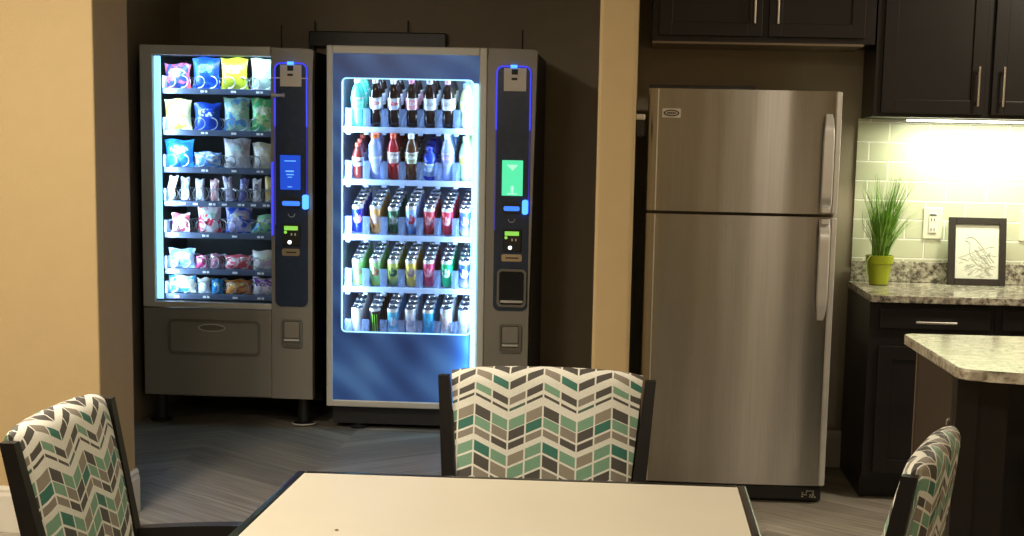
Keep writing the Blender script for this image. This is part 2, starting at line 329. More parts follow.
# ------------------------------------------------------------------ geometry builder
class B:
    def __init__(s): s.bm = bmesh.new(); s.mi = 0
    def _add(s, verts, faces, smooth=False):
        vs = [s.bm.verts.new(v) for v in verts]
        out = []
        for f in faces:
            try:
                g = s.bm.faces.new([vs[i] for i in f]); g.material_index = s.mi; g.smooth = smooth; out.append(g)
            except ValueError: pass
        return vs, out
    def box(s, x0, x1, y0, y1, z0, z1, bev=0., seg=2):
        vs, fs = s._add([(x, y, z) for x in (x0, x1) for y in (y0, y1) for z in (z0, z1)],
                        [(0, 1, 3, 2), (4, 6, 7, 5), (0, 4, 5, 1), (2, 3, 7, 6), (0, 2, 6, 4), (1, 5, 7, 3)])
        if bev > 0:
            es = list({e for f in fs for e in f.edges})
            r = bmesh.ops.bevel(s.bm, geom=es, offset=bev, segments=seg, affect='EDGES', profile=.5)
            for f in r['faces']: f.material_index = s.mi
        return s
    def prism(s, pts, a0, a1, axis='y', smooth=False):
        """closed outline pts (2-D) extruded along an axis; y: pts=(x,z); z: pts=(x,y); x: pts=(y,z)"""
        def P(p, a):
            return (p[0], a, p[1]) if axis == 'y' else ((p[0], p[1], a) if axis == 'z' else (a, p[0], p[1]))
        n = len(pts)
        s._add([P(p, a0) for p in pts] + [P(p, a1) for p in pts],
               [tuple(range(n)), tuple(range(2*n-1, n-1, -1))] + [(i, i+n, (i+1) % n+n, (i+1) % n) for i in range(n)], smooth)
        return s
    def ring(s, outer, inner, a0, a1):
        """frame between two outlines with equal counts, extruded along y"""
        n = len(outer)
        V = [(p[0], a, p[1]) for a in (a0, a1) for o in (outer, inner) for p in o]
        F = []
        for i in range(n):
            j = (i+1) % n
            F += [(i, j, n+j, n+i), (2*n+i, 3*n+i, 3*n+j, 2*n+j), (i, 2*n+i, 2*n+j, j), (n+i, n+j, 3*n+j, 3*n+i)]
        s._add(V, F); return s
    def tube(s, path, r, n=8, closed=False, smooth=True):
        path = [Vector(p) for p in path]; k = len(path)
        rr = r if isinstance(r, (list, tuple)) else [r]*k
        V = []; up = None
        for i, p in enumerate(path):
            if closed: t = (path[(i+1) % k]-path[i-1]).normalized()
            else: t = (path[min(i+1, k-1)]-path[max(i-1, 0)]).normalized()
            if up is None:
                up = Vector((0, 0, 1)) if abs(t.z) < .9 else Vector((1, 0, 0))
            u = t.cross(up)
            if u.length < 1e-5: u = t.cross(Vector((0, 1, 0)))
            u.normalize(); v = t.cross(u).normalized(); up = -v if v.dot(up) < 0 else v
            up = up
            for j in range(n):
                a = 2*PI*j/n; V.append(p+(u*math.cos(a)+v*math.sin(a))*rr[i])
        # keep ring direction consistent
        F = []
        K = k if closed else k-1
        for i in range(K):
            b0 = i*n; b1 = ((i+1) % k)*n
            best = min(range(n), key=lambda o: sum((V[b0+j]-V[b1+(j+o) % n]).length for j in range(0, n, 2)))
            for j in range(n):
                F.append((b0+j, b0+(j+1) % n, b1+(j+1+best) % n, b1+(j+best) % n))
        if not closed: F += [tuple(range(n)), tuple(range((k-1)*n, k*n))]
        s._add(V, F, smooth); return s
    def lathe(s, prof, cx, cy, z0=0, n=20, smooth=True):
        V = []; F = []
        for r, z in prof:
            for j in range(n):
                a = 2*PI*j/n; V.append((cx+r*math.cos(a), cy+r*math.sin(a), z0+z))
        k = len(prof)
        for i in range(k-1):
            for j in range(n):
                F.append((i*n+j, i*n+(j+1) % n, (i+1)*n+(j+1) % n, (i+1)*n+j))
        F += [tuple(range(n-1, -1, -1)), tuple(range((k-1)*n, k*n))]
        s._add(V, F, smooth); return s
    def disc(s, cx, y0, y1, cz, r, n=16):
        return s.prism([(cx+r*math.cos(2*PI*j/n), cz+r*math.sin(2*PI*j/n)) for j in range(n)], y0, y1)
    def build(s, name, m, parent=None, loc=None, origin=None):
        """verts are in world coordinates (or the parent's frame when the parent was made with local=True)"""
        bmesh.ops.recalc_face_normals(s.bm, faces=s.bm.faces)
        for e in s.bm.edges:
            if len(e.link_faces) == 2 and e.calc_face_angle(0) > .75: e.smooth = False
        fr = Vector((0, 0, 0))
        if parent is not None: fr = FRAME.get(parent.name, Vector((0, 0, 0)))
        elif origin is not None: fr = Vector(origin)
        if fr.length: bmesh.ops.translate(s.bm, verts=s.bm.verts, vec=-fr)
        me = bpy.data.meshes.new(name); s.bm.to_mesh(me); s.bm.free()
        for x in (m if isinstance(m, (list, tuple)) else [m]): me.materials.append(x)
        o = bpy.data.objects.new(name, me); COL.objects.link(o)
        FRAME[o.name] = fr
        if parent is not None: o.parent = parent
        else: o.location = fr
        return o
FRAME = {}

def rrect(x0, x1, z0, z1, r, n=5):
    P = []
    for cx, cz, a0 in ((x1-r, z1-r, 0), (x0+r, z1-r, PI/2), (x0+r, z0+r, PI), (x1-r, z0+r, 1.5*PI)):
        for i in range(n+1):
            a = a0+PI/2*i/n; P.append((cx+r*math.cos(a), cz+r*math.sin(a)))
    return P

def thing(name, label, cat, loc, group=None, local=False):
    o = bpy.data.objects.new(name, None); COL.objects.link(o); o.location = loc
    o.empty_display_size = .1
    o['label'] = label; o['category'] = cat
    if group: o['group'] = group
    FRAME[o.name] = Vector((0, 0, 0)) if local else Vector(loc)
    return o
def tag(o, label, cat, group=None, kind=None):
    if label: o['label'] = label
    if cat: o['category'] = cat
    if group: o['group'] = group
    if kind: o['kind'] = kind
    return o
def struct(b, name, m):
    o = b.build(name, m); o['kind'] = 'structure'; return o
def copy_tree(o, parent=None):
    c = o.copy(); COL.objects.link(c)
    if parent is not None: c.parent = parent
    FRAME[c.name] = FRAME[o.name].copy()
    for ch in [x for x in o.children]:
        copy_tree(ch, c)
    return c

# ------------------------------------------------------------------ setting
H = 2.62
YB = 6.70      # kitchen back wall
YA = 8.05      # back wall of the vending alcove
struct(B().box(-4.2, 3.6, -2.6, 8.2, -.1, 0), 'floor', M['floor'])
struct(B().box(-4.2, 3.6, -2.6, 8.2, H, H+.1), 'ceiling', M['ceiling'])
struct(B().box(-4.2, -1.865, 5.09, 5.445, 0, H, .006), 'wall_left', [M['wall_tan']])
struct(B().box(-2.60, -2.473, 5.447, 8.05, 0, H), 'wall_alcove_left', M['wall_alc'])
struct(B().box(-2.60, -.02, YA, YA+.12, 0, H), 'wall_alcove_back', M['wall_alc'])
struct(B().box(-.147, -.021, 5.10, YA-.002, 0, H, .012, 3), 'wall_column', M['wall_tan'])
struct(B().box(-.02, 3.6, YB, YB+.12, 0, H), 'wall_back', M['wall_alc'])
struct(B().box(3.5, 3.6, -2.6, YB-.002, 0, H), 'wall_right', M['wall_tan'])
struct(B().box(-4.2, -4.1, -2.6, 5.088, 0, H), 'wall_side', M['wall_tan'])
struct(B().box(-4.098, 3.498, -2.6, -2.5, 0, H), 'wall_front', M['wall_tan'])
# subway tiles as a thin layer on the kitchen wall; the object's origin sets the tile joints
t = B().box(.945, 2.762, YB-.010, YB-.001, .934, 1.55).build('wall_tiles', M['tile'], origin=(.998, YB, .947))
t['kind'] = 'structure'
def baseboard(name, pts, h=.165):
    b = B()
    prof = [(0, 0), (.016, 0), (.016, h-.035), (.012, h-.022), (.012, h-.012), (.006, h), (0, h)]
    V = []; k = len(prof)
    P = [Vector((p[0], p[1], 0)) for p in pts]
    for i, p in enumerate(P):
        ds = []
        if i > 0: ds.append((p-P[i-1]).normalized())
        if i < len(P)-1: ds.append((P[i+1]-p).normalized())
        ns = [Vector((d.y, -d.x, 0)) for d in ds]
        nn = sum(ns, Vector((0, 0, 0))); nn = nn/(nn.dot(ns[0]) if len(ns) > 1 else 1)
        for r, z in prof: V.append(p+nn*r+Vector((0, 0, z)))
    F = []
    for i in range(len(P)-1):
        for j in range(k): F.append((i*k+j, i*k+(j+1) % k, (i+1)*k+(j+1) % k, (i+1)*k+j))
    F += [tuple(range(k)), tuple(range((len(P)-1)*k, len(P)*k))]
    b._add(V, F)
    return struct(b, name, M['trim'])
baseboard('baseboard_left', [(-4.09, 5.089), (-1.864, 5.089), (-1.864, 5.445)])
baseboard('baseboard_back', [(-.018, YB-.001), (.955, YB-.001)])
baseboard('baseboard_column', [(-.148, 5.098), (-.020, 5.098)])

# ceiling lamps -------------------------------------------------------
def ceiling_lamp(x, y, w, d, power, label, col=(1., .86, .65)):
    t = thing('ceiling_light', label, 'ceiling light', (x, y, H-.03), 'ceiling lights')
    b = B()
    b.box(x-w/2, x+w/2, y-d/2, y-d/2+.03, H-.03, H-.001); b.box(x-w/2, x+w/2, y+d/2-.03, y+d/2, H-.03, H-.001)
    b.box(x-w/2, x-w/2+.03, y-d/2+.03, y+d/2-.03, H-.03, H-.001); b.box(x+w/2-.03, x+w/2, y-d/2+.03, y+d/2-.03, H-.03, H-.001)
    b.build('frame', M['trim'], t)
    B().box(x-w/2+.03, x+w/2-.03, y-d/2+.03, y+d/2-.03, H-.02, H-.002).build('diffuser', M['lamp_glow'], t)
    L = bpy.data.lights.new('ceiling_lamp', 'AREA'); L.shape = 'RECTANGLE'; L.size = w-.08; L.size_y = d-.08; L.energy = power; L.color = col
    o = bpy.data.objects.new('ceiling_lamp', L); COL.objects.link(o); o.location = (x, y, H-.035); o.parent = None
    return t
ceiling_lamp(-1.95, 3.5, .30, .30, 66, 'square ceiling light in front of the vending alcove')
ceiling_lamp(-1.35, 1.7, .60, .60, 42, 'large square ceiling light above the left end of the dining table')
ceiling_lamp(2.05, 5.2, .40, .40, 40, 'square ceiling light over the kitchen island')
ceiling_lamp(-3.3, 2.6, .60, .60, 5, 'large square ceiling light beside the tan left wall')
ceiling_lamp(1.25, -.6, .30, .30, 48, 'unseen square ceiling light added behind the viewer to streak the refrigerator')  # unseen lamp added for ambient light and a streak on the steel doors

# ------------------------------------------------------------------ vending machines
FY = 7.20
def spiral(b, cx, cz, r, y0, y1, turns):
    pts = []
    n = turns*14
    for i in range(n+1):
        a = 2*PI*i/14 - PI/2
        pts.append((cx+r*math.cos(a), y0+(y1-y0)*i/n, cz+r*math.sin(a)))
    b.tube(pts, .0028, 5)

def card(parent, x0, x1, z0, z1, y):
    c = B().box(x0, x1, y-.002, y, z0, z1).build('notice_card', M['paper'], parent)
    w = x1-x0; hh = z1-z0
    b = B()
    b.box(x0+w*.34, x0+w*.62, y-.003, y-.0021, z1-hh*.28, z1-hh*.04)
    b.box(x0+w*.34, x0+w*.60, y-.003, y-.0021, z1-hh*.52, z1-hh*.42)
    b.build('printed_marks', M['ink'], c)
    return c

def pay_column(t, x0, x1, zt, zb, screen_mat, kind):
    """payment column details; x0..x1 = dark face, in front of the plane FY"""
    y = FY-.012
    w = x1-x0
    face = B().prism(rrect(x0, x1, zb, zt, .03), y, FY+.01).build('payment_panel', M['panel_dark'], t)
    # LED arch running round the top and down both sides
    pts = [(x0+.003, y-.004, zt-.30)] + [(x0+.003, y-.004, zt-.06)]
    for i in range(7):
        a = PI-PI/2*i/6; pts.append((x0+.033+.03*math.cos(a), y-.004, zt-.033+.03*math.sin(a)))
    for i in range(7):
        a = PI/2-PI/2*i/6; pts.append((x1-.033+.03*math.cos(a), y-.004, zt-.033+.03*math.sin(a)))
    pts += [(x1-.003, y-.004, zt-.30)]
    B().tube(pts, .004, 6).build('led_arch', M['led_blue'], t)
    for q, ze in ((x0+.003, 1.0), (x1-.003, 1.08)): B().tube([(q, y-.003, zt-.30), (q, y-.003, ze)], .003, 6).build('led_side_line', M['led_blue_soft'], t)
    # round hot spot in the middle of the arch
    B().box((x0+x1)/2-.016, (x0+x1)/2+.016, y-.012, y-.003, zt-.010, zt+.004, .002).build('arch_lamp', M['led_blue_hot'], t)
    return face, y

def coin_and_reader(t, xs, xk, xc, y, lcd_col=True):
    # card reader
    r = B().prism(rrect(xs[0], xs[1], 1.085, 1.132, .012), y-.014, y).build('card_reader', M['black'], t)
    B().prism(rrect(xs[0]+.008, xs[1]-.006, 1.094, 1.116, .008), y-.018, y-.0141).build('reader_light', M['led_reader'], r)
    B().prism(rrect(xs[1]+.006, xs[1]+.034, 1.078, 1.148, .011), y-.020, y).build('reader_lamp', M['led_blue_hot'], t)
    b = B(); cx = (xs[0]+xs[1])/2
    b.tube([(cx+.016*math.cos(a), y-.002, 1.055+.016*math.sin(a)) for a in [PI+PI*i/8 for i in range(9)]], .0018, 5); b.build('tap_symbol', M['vm_silver'], t)
    # keypad module
    k = B().box(xk[0], xk[1], y-.010, y, .900, 1.006, .003).build('coin_display', M['black'], t)
    B().box(xk[0]+.008, xk[1]-.012, y-.013, y-.0101, .976, .996).build('green_display', M['lcd_green'], k)
    B().disc(xk[0]+.014, y-.013, y-.0101, .966, .0075).build('green_lamp', M['lcd_green'], k)
    b = B()
    for q in (.040, .058): b.box(xk[0]+q, xk[0]+q+.007, y-.0125, y-.0101, .950, .962)
    b.build('button_marks', M['paper'], k)
    B().disc(xk[0]+.034, y-.013, y-.0101, .918, .009).build('white_lamp', M['led_white'], k)
    # coin slot plate
    p = B().prism(rrect(xc[0], xc[1], .852, .886, .008), y-.008, y).build('coin_slot_plate', M['brass'], t)
    b = B(); b.box(xc[0]+.02, xc[1]-.015, y-.010, y-.0081, .866, .872); b.build('coin_slot', M['ink'], p)

def coin_return(t, x0, x1, z0, z1, y):
    o = rrect(x0, x1, z0, z1, .014); i = rrect(x0+.008, x1-.008, z0+.008, z1-.008, .010)
    c = B().ring(o, i, y-.014, y).build('coin_return', M['vm_body_d'], t)
    B().prism(rrect(x0+.009, x1-.009, z0+.009, z1-.009, .009), y-.002, y-.0005).build('return_recess', M['vm_body_d'], c)
    B().box(x0+.014, x1-.014, y-.010, y-.003, z0+.045, z1-.012, .004).build('return_flap', M['vm_body'], c)
    B().box(x0+.014, x1-.014, y-.020, y-.003, z0+.030, z0+.040, .003).build('return_lip', M['vm_silver'], c)

# ---- snack machine
SX0, SX1, SZ0, SZ1 = -2.412, -1.569, .148, 1.845
sn = thing('snack_vending_machine', 'narrower silver vending machine on the left, seven black shelves of lit snack packets', 'vending machine', (-1.99, 7.6, 0))
b = B(); b.box(SX0+.012, SX0+.032, FY+.03, 7.98, SZ0, SZ1-.012); b.box(SX1-.032, SX1-.012, FY+.03, 7.98, SZ0, SZ1-.012)
b.box(SX0+.032, SX1-.032, FY+.03, 7.98, SZ1-.03, SZ1-.012); b.box(SX0+.032, SX1-.032, FY+.06, 7.98, SZ0, .56); b.box(SX0+.032, SX1-.032, 7.90, 7.98, .56, SZ1-.03)
b.build('cabinet_shell', M['vm_side'], sn)
# cavity lining
b = B(); b.box(-2.372, -2.366, FY+.04, 7.80, .60, 1.81); b.box(-1.675, -1.669, FY+.04, 7.80, .60, 1.81)
b.box(-2.366, -1.675, 7.78, 7.80, .60, 1.81); b.box(-2.366, -1.675, FY+.04, 7.78, .595, .61); b.box(-2.366, -1.675, FY+.04, 7.78, 1.803, 1.812)
b.build('inner_liner', M['vm_inner'], sn)
# door frame
WX0, WX1, WZ0, WZ1 = -2.352, -1.775, .612, 1.80
b = B()
b.box(SX0, WX0, FY, FY+.03, .585, SZ1, .004); b.box(WX0-.001, -1.776, FY, FY+.03, WZ1, SZ1, .004); b.box(WX0-.001, -1.776, FY, FY+.03, .585, WZ0, .004)
b.build('door_frame', M['vm_silver'], sn)
B().box(WX0, WX1+.002, FY+.014, FY+.020, WZ0, WZ1).build('window_pane', M['glass'], sn)
# lower body
lo = B().box(SX0, -1.776, FY, FY+.05, SZ0, .580, .006).build('lower_panel', M['vm_body'], sn)
o_ = rrect(-2.290, -1.832, .352, .527, .03); i_ = rrect(-2.278, -1.844, .364, .515, .022)
d = B().ring(o_, i_, FY-.010, FY).build('delivery_door', M['vm_body_d'], sn)
B().prism(rrect(-2.277, -1.845, .365, .514, .02), FY-.004, FY-.0005).build('door_flap', M['vm_body'], d)
B().prism([(-2.07+.065*math.cos(2*PI*i/24), .487+.017*math.sin(2*PI*i/24)) for i in range(24)], FY-.007, FY-.0041).build('pull_recess', M['vm_body_d'], d)
B().tube([(-2.07+.066*math.cos(a), FY-.010, .489+.017*math.sin(a)) for a in [2*PI*i/24 for i in range(24)]], .003, 6, closed=True).build('pull_rim', M['vm_silver'], d)
# right column
b = B()
colp = [(-1.773, SZ0), (SX1-.004, SZ0), (SX1-.004, .6), (SX1-.003, 1.70), (SX1, 1.78), (SX1+.003, 1.83), (SX1-.02, 1.838), (-1.77, 1.842), (-1.773, 1.75)]
b.prism(colp, FY-.004, FY+.05); b.build('payment_column', M['vm_body'], sn)
face, y = pay_column(sn, -1.754, -1.594, 1.772, .605, M['screen_blue'], 'snack')
card(sn, -1.725, -1.622, 1.660, 1.762, y-.002)
for q0, q1 in ((-1.772, -1.726), (-1.621, -1.590)): B().box(q0, q1, y-.003, y-.0008, 1.696, 1.702).build('tape_strip', M['paper'], sn)
b = B(); b.tube([(-1.765, y-.012, 1.617), (-1.70, y-.012, 1.617)], .008, 10); b.tube([(-1.762, y-.018, 1.617), (-1.745, y-.018, 1.617)], .014, 12); b.tube([(-1.712, y-.012, 1.617), (-1.70, y-.012, 1.617)], .011, 12)
b.tube([(-1.735, y-.012, 1.617), (-1.735, y+.002, 1.617)], .007, 8)
b.build('door_lock', M['steel_edge'], sn)
s_ = B().box(-1.727, -1.628, y-.004, y, 1.170, 1.335, .002).build('touch_screen', M['screen_blue'], sn)
M['stext'] = mat('screen_text_blue', (.2, .5, 1), .5, emit=(.12, .42, 1.), estr=1.)
for q in ((-1.705, -1.650, 1.305, 1.310), (-1.700, -1.660, 1.255, 1.262), (-1.696, -1.66, 1.240, 1.245), (-1.69, -1.668, 1.228, 1.232), (-1.69, -1.668, 1.182, 1.186)):
    B().box(q[0], q[1], y-.0055, y-.0041, q[2], q[3]).build('text_line', M['stext'], s_)
coin_and_reader(sn, (-1.722, -1.622), (-1.714, -1.628), (-1.718, -1.633), y)
coin_return(sn, -1.725, -1.621, .405, .542, FY-.004)
# feet
for fx, fy in ((-2.36, 7.30), (-1.64, 7.30), (-2.36, 7.9), (-1.64, 7.9)):
    B().lathe([(.045, 0), (.055, .006), (.055, .014), (.03, .02), (.03, .149)], fx, fy, 0, 14).build('foot', M['black'], sn)
B().tube([(-1.64+.057*math.cos(a), 7.30+.057*math.sin(a), .010) for a in [2*PI*i/20 for i in range(20)]], .004, 5, closed=True).build('foot_rim', M['vm_silver'], sn)
B().tube([(-1.764, FY-.020, .95), (-1.764, FY-.020, 1.30)], .006, 6).build('glowing_edge', M['led_blue'], sn)
# antenna
B().tube([(-1.757, 7.35, 1.833), (-1.757, 7.35, 1.958)], .004, 6).build('antenna', M['black'], sn)
# left light strip
B().box(-2.351, -2.318, FY+.026, FY+.034, .622, 1.795, .003).build('light_strip', M['led_cyan2'], sn)

SY = FY+.045
ROWZ = [1.645, 1.445, 1.264, 1.100, .945, .766, .642]
def px2x(p): return -2.272+(p-178)*.00497
for ri, z in enumerate(ROWZ):
    tr = B(); tr.box(-2.330, -1.690, SY+.055, 7.70, z-.010, z); tr.box(-2.330, -1.690, SY+.045, SY+.055, z-.026, z+.001, .002)
    tray = tr.build('shelf_tray', M['vm_shelf'], sn)
    B().box(-2.332, -2.322, SY+.048, SY+.20, z+.001, z+.060, .002).build('tray_side', M['tray_white'], tray)
    xs = [178, 207, 237, 262] if ri != 3 else [170, 184, 198, 214, 227, 243, 256, 268]
    for k, p in enumerate(xs):
        cx = px2x(p); w = .013
        B().box(cx-w, cx+w*(.2 if k % 2 else .9), SY+.0425, SY+.0449, z-.018, z-.008).build('price_tag', M['tag'], tray)
        if k % 2: B().box(cx+w*.6, cx+w*1.5, SY+.0425, SY+.0449, z-.018, z-.008).build('price_tag', M['tag'], tray)
    
    for k, p in enumerate(xs):
        cx = px2x(p); sb = B()
        if ri != 3:
            spiral(sb, cx-.031, z+.032, .029, SY+.062, SY+.30, 5); spiral(sb, cx+.031, z+.032, .029, SY+.062, SY+.30, 5)
        else:
            spiral(sb, cx, z+.032, .029, SY+.062, SY+.26, 4)
        sb.build('spiral_coil', M['coil'], sn)

def bag_mesh(b, cx, y, z, w, h, t, rnd, pinch=.12, tilt=0.):
    nx, nz = 12, 14
    V = []; F = []
    wr = [rnd.uniform(-1, 1) for _ in range(12)]
    for side in (-1, 1):
        for j in range(nz+1):
            v = j/nz
            wid = w*(1-pinch*math.sin(PI*v)**.7)
            for i in range(nx+1):
                u = i/nx*2-1
                prof = (1-abs(u)**2.6)*(math.sin(PI*min(1, max(0, (v-.05)/.90))) ** .55 if .05 < v < .95 else 0)
                wrk = .10*math.sin(u*7+wr[0]*4+v*3)*math.sin(v*9+wr[1]*3) + .08*math.sin(u*15+wr[2]*6)*(1 if v > .7 or v < .3 else .4)
                yy = side*(t/2*prof*(1+wrk)+.0012)
                crimp = .0025*math.sin(u*9+wr[3]*5) if prof < .05 else 0
                xx = cx+u*wid/2+tilt*(v-.5)*h
                zz = z+v*h + .004*math.sin(u*4+wr[4]*3)*(v > .9)
                V.append((xx, y+yy+crimp, zz))
    n1 = (nx+1)*(nz+1)
    for s0 in (0, n1):
        for j in range(nz):
            for i in range(nx):
                a = s0+j*(nx+1)+i; F.append((a, a+1, a+nx+2, a+nx+1))
    for j in range(nz):
        for i in (0, nx):
            a = j*(nx+1)+i; F.append((a, a+nx+1, n1+a+nx+1, n1+a))
    for i in range(nx):
        for j in (0, nz):
            a = j*(nx+1)+i; F.append((a, a+1, n1+a+1, n1+a))
    b._add(V, F, True)

def bag(p, ri, w, h, cols, label, seed, name='snack_bag', cat='snack packet', t=.045, pinch=.12, tilt=0., dy=0.):
    rnd = random.Random(seed)
    cx = px2x(p); z = ROWZ[ri]+.002
    b = B(); bag_mesh(b, cx, SY+.105+dy, z, w, h, t, rnd, pinch, tilt)
    o = b.build(name, pack_mat(cols[0], cols[1], cols[2], seed), None, origin=(cx, SY+.105+dy, z))
    tag(o, label, cat, 'snacks in the vending machine')
    return o
W = (.92, .92, .90)
BL = (.01, .07, .55); SKY = (.03, .28, .75); YE = (.72, .78, .05); MINT = (.62, .88, .72); GR = (.12, .70, .25)
bag(178, 0, .135, .118, ((.03, .07, .28), (.85, .12, .16), (.25, .5, .5)), 'navy packet with pinkish red discs, top shelf, far left', 1)
bag(207, 0, .140, .150, (BL, (.03, .16, .70), (.15, .35, .8)), 'tall royal blue crisp bag on the top shelf, second from left', 2)
bag(235, 0, .138, .150, (YE, (.55, .60, .04), (.80, .82, .60)), 'yellow crisp bag with pale emblem on the top shelf', 3)
bag(264, 0, .130, .150, (MINT, (.80, .92, .86), (.45, .8, .55)), 'pale mint crisp bag at the right end of the top shelf', 4)
bag(178, 1, .140, .148, ((.82, .84, .42), (.70, .76, .10), (.78, .74, .50)), 'pale yellow crisp bag on the second shelf, far left', 5)
bag(207.5, 1, .138, .132, ((.01, .07, .60), (.02, .12, .50), (.75, .8, .95)), 'royal blue bag with white lettering on the second shelf', 6)
bag(237, 1, .135, .160, ((.42, .72, .55), (.12, .38, .80), (.75, .88, .70)), 'bag with blue top and pale green body, second shelf', 7)
bag(264, 1, .130, .158, (GR, (.62, .82, .35), (.85, .9, .7)), 'bright green crisp bag at right end of the second shelf', 8)
bag(179, 2, .150, .132, (SKY, (.02, .16, .60), (.60, .75, .55)), 'sky blue crisp bag on the third shelf, far left', 9)
bag(207.5, 2, .135, .075, ((.10, .32, .80), (.80, .88, .95), (.65, .8, .95)), 'short blue and white packet on the third shelf', 10, t=.05, pinch=.04)
bag(237, 2, .138, .142, ((.72, .72, .76), (.50, .48, .56), (.60, .85, .85)), 'silver white bag with grey pattern on the third shelf', 11)
bag(265, 2, .130, .125, ((.85, .80, .45), (.75, .72, .70), (.92, .9, .8)), 'cream and yellow bag at right end of the third shelf', 12)
bars = [(170, .118, (W, (.9, .88, .75), (.95, .9, .8)), 'plain white candy bar at the left end of the fourth shelf', .28),
        (184.5, .112, ((.55, .62, .60), (.15, .10, .28), (.2, .55, .45)), 'pale green and purple candy bar on the fourth shelf', 0),
        (199, .105, ((.60, .58, .72), (.85, .82, .86), (.5, .45, .6)), 'slim lilac grey candy bar on fourth shelf, third from left', .0),
        (214, .105, ((.75, .35, .38), (.85, .75, .78), (.5, .1, .12)), 'reddish pink candy bar on the fourth shelf', 0),
        (228, .118, ((.62, .58, .78), (.28, .24, .40), (.88, .85, .92)), 'white and violet candy bar on the fourth shelf', -.15),
        (243, .112, ((.14, .14, .40), (.20, .20, .45), (.65, .7, .9)), 'dark indigo candy bar with pale top on the fourth shelf', .12),
        (256.5, .112, ((.88, .88, .92), (.55, .52, .60), (.2, .2, .35)), 'white candy bar with dark print, fourth shelf, second from right', 0),
        (269, .125, ((.88, .66, .18), (.90, .85, .6), (.9, .8, .3)), 'golden yellow candy bar at right end of the fourth shelf', 0)]
for i, (p, h, cols, lab, tl) in enumerate(bars):
    bag(p, 3, .046, h, cols, lab, 20+i, 'candy_bar', 'candy bar', .018, .10, tl)
bag(179.5, 4, .095, .090, ((.85, .78, .80), (.62, .12, .18), (.85, .8, .85)), 'small white and pink packet on the fifth shelf, far left', 31)
bag(208.5, 4, .125, .128, ((.84, .80, .82), (.70, .02, .08), (.35, .7, .62)), 'white bag with red top on the fifth shelf', 32)
bag(238, 4, .138, .128, ((.48, .46, .76), (.02, .10, .66), (.75, .82, .8)), 'lilac bag with blue right side on the fifth shelf', 33)
bag(265, 4, .125, .092, ((.35, .75, .45), (.03, .32, .75), (.8, .85, .5)), 'leaning green and blue packet at right end of the fifth shelf', 34, tilt=.5)
bag(180, 5, .140, .095, ((.45, .60, .78), (.12, .25, .55), (.85, .9, .95)), 'blue and white pouch on the sixth shelf, far left', 35)
bag(200, 5, .062, .062, ((.75, .08, .26), (.80, .2, .4), (.8, .5, .7)), 'small magenta packet on the sixth shelf', 36, t=.035)
bag(215, 5, .070, .072, ((.34, .14, .16), (.50, .36, .60), (.5, .2, .3)), 'small brown and violet packet on the sixth shelf', 37, t=.035)
bag(237, 5, .130, .070, ((.75, .10, .14), (.85, .62, .68), (.9, .8, .85)), 'red and pale pink packet on the sixth shelf', 38, pinch=.03)
bag(264, 5, .125, .095, ((.82, .84, .78), (.55, .42, .58), (.6, .75, .6)), 'whitish packet at the right end of the sixth shelf', 39, pinch=.03)
bag(180, 6, .140, .086, ((.86, .80, .66), (.05, .40, .75), (.75, .55, .7)), 'cream packet with blue right side on the bottom shelf', 40, pinch=.04)
bag(202, 6, .066, .075, (W, (.7, .8, .9), (.9, .95, .95)), 'small white packet on the bottom shelf', 41, t=.035)
bag(215.5, 6, .060, .070, ((.03, .36, .78), (.02, .25, .65), (.5, .8, .95)), 'small bright blue packet on the bottom shelf', 42, t=.035)
bag(237, 6, .130, .070, ((.80, .36, .08), (.45, .12, .03), (.85, .7, .3)), 'orange and brown packet on the bottom shelf', 43, pinch=.03)
bag(264, 6, .125, .085, ((.85, .80, .90), (.22, .05, .55), (.3, .1, .6)), 'purple and white packet at right end of the bottom shelf', 44, pinch=.04)

# ---- drinks machine
DX0, DX1, DZ0, DZ1 = -1.504, -.497, .118, 1.858
dr = thing('drinks_vending_machine', 'wide silver vending machine with blue front and lit shelves of bottles and cans', 'vending machine', (-1.0, 7.6, 0))
b = B(); b.box(DX0+.010, DX0+.030, FY+.03, 7.98, DZ0, DZ1-.012); b.box(DX1-.030, DX1-.010, FY+.03, 7.98, DZ0, DZ1-.012)
b.box(DX0+.030, DX1-.030, FY+.03, 7.98, DZ1-.035, DZ1-.012); b.box(DX0+.030, DX1-.030, FY+.06, 7.98, DZ0, .42); b.box(DX0+.030, DX1-.030, 7.9, 7.98, .42, DZ1-.035)
b.build('cabinet_shell', M['vm_side'], dr)
b = B(); b.box(-1.455, -1.447, FY+.04, 7.84, .425, 1.80); b.box(-.765, -.757, FY+.04, 7.84, .425, 1.80)
b.box(-1.447, -.765, 7.82, 7.84, .425, 1.80); b.box(-1.447, -.765, FY+.04, 7.82, 1.795, 1.802); b.box(-1.447, -.765, FY+.04, 7.82, .422, .43)
b.build('inner_liner', M['liner_white'], dr)
GX0, GX1, GZ0, GZ1 = -1.474, -.772, .150, 1.820
b = B()
b.box(DX0, GX0, FY-.005, FY+.03, .118, DZ1, .005); b.box(GX1, -.735, FY-.005, FY+.03, .118, DZ1, .005)
b.box(GX0-.001, GX1+.001, FY-.005, FY+.03, GZ1, DZ1, .005); b.box(GX0-.001, GX1+.001, FY-.005, FY+.03, .118, GZ0, .005)
b.build('door_frame', M['vm_silver'], dr)
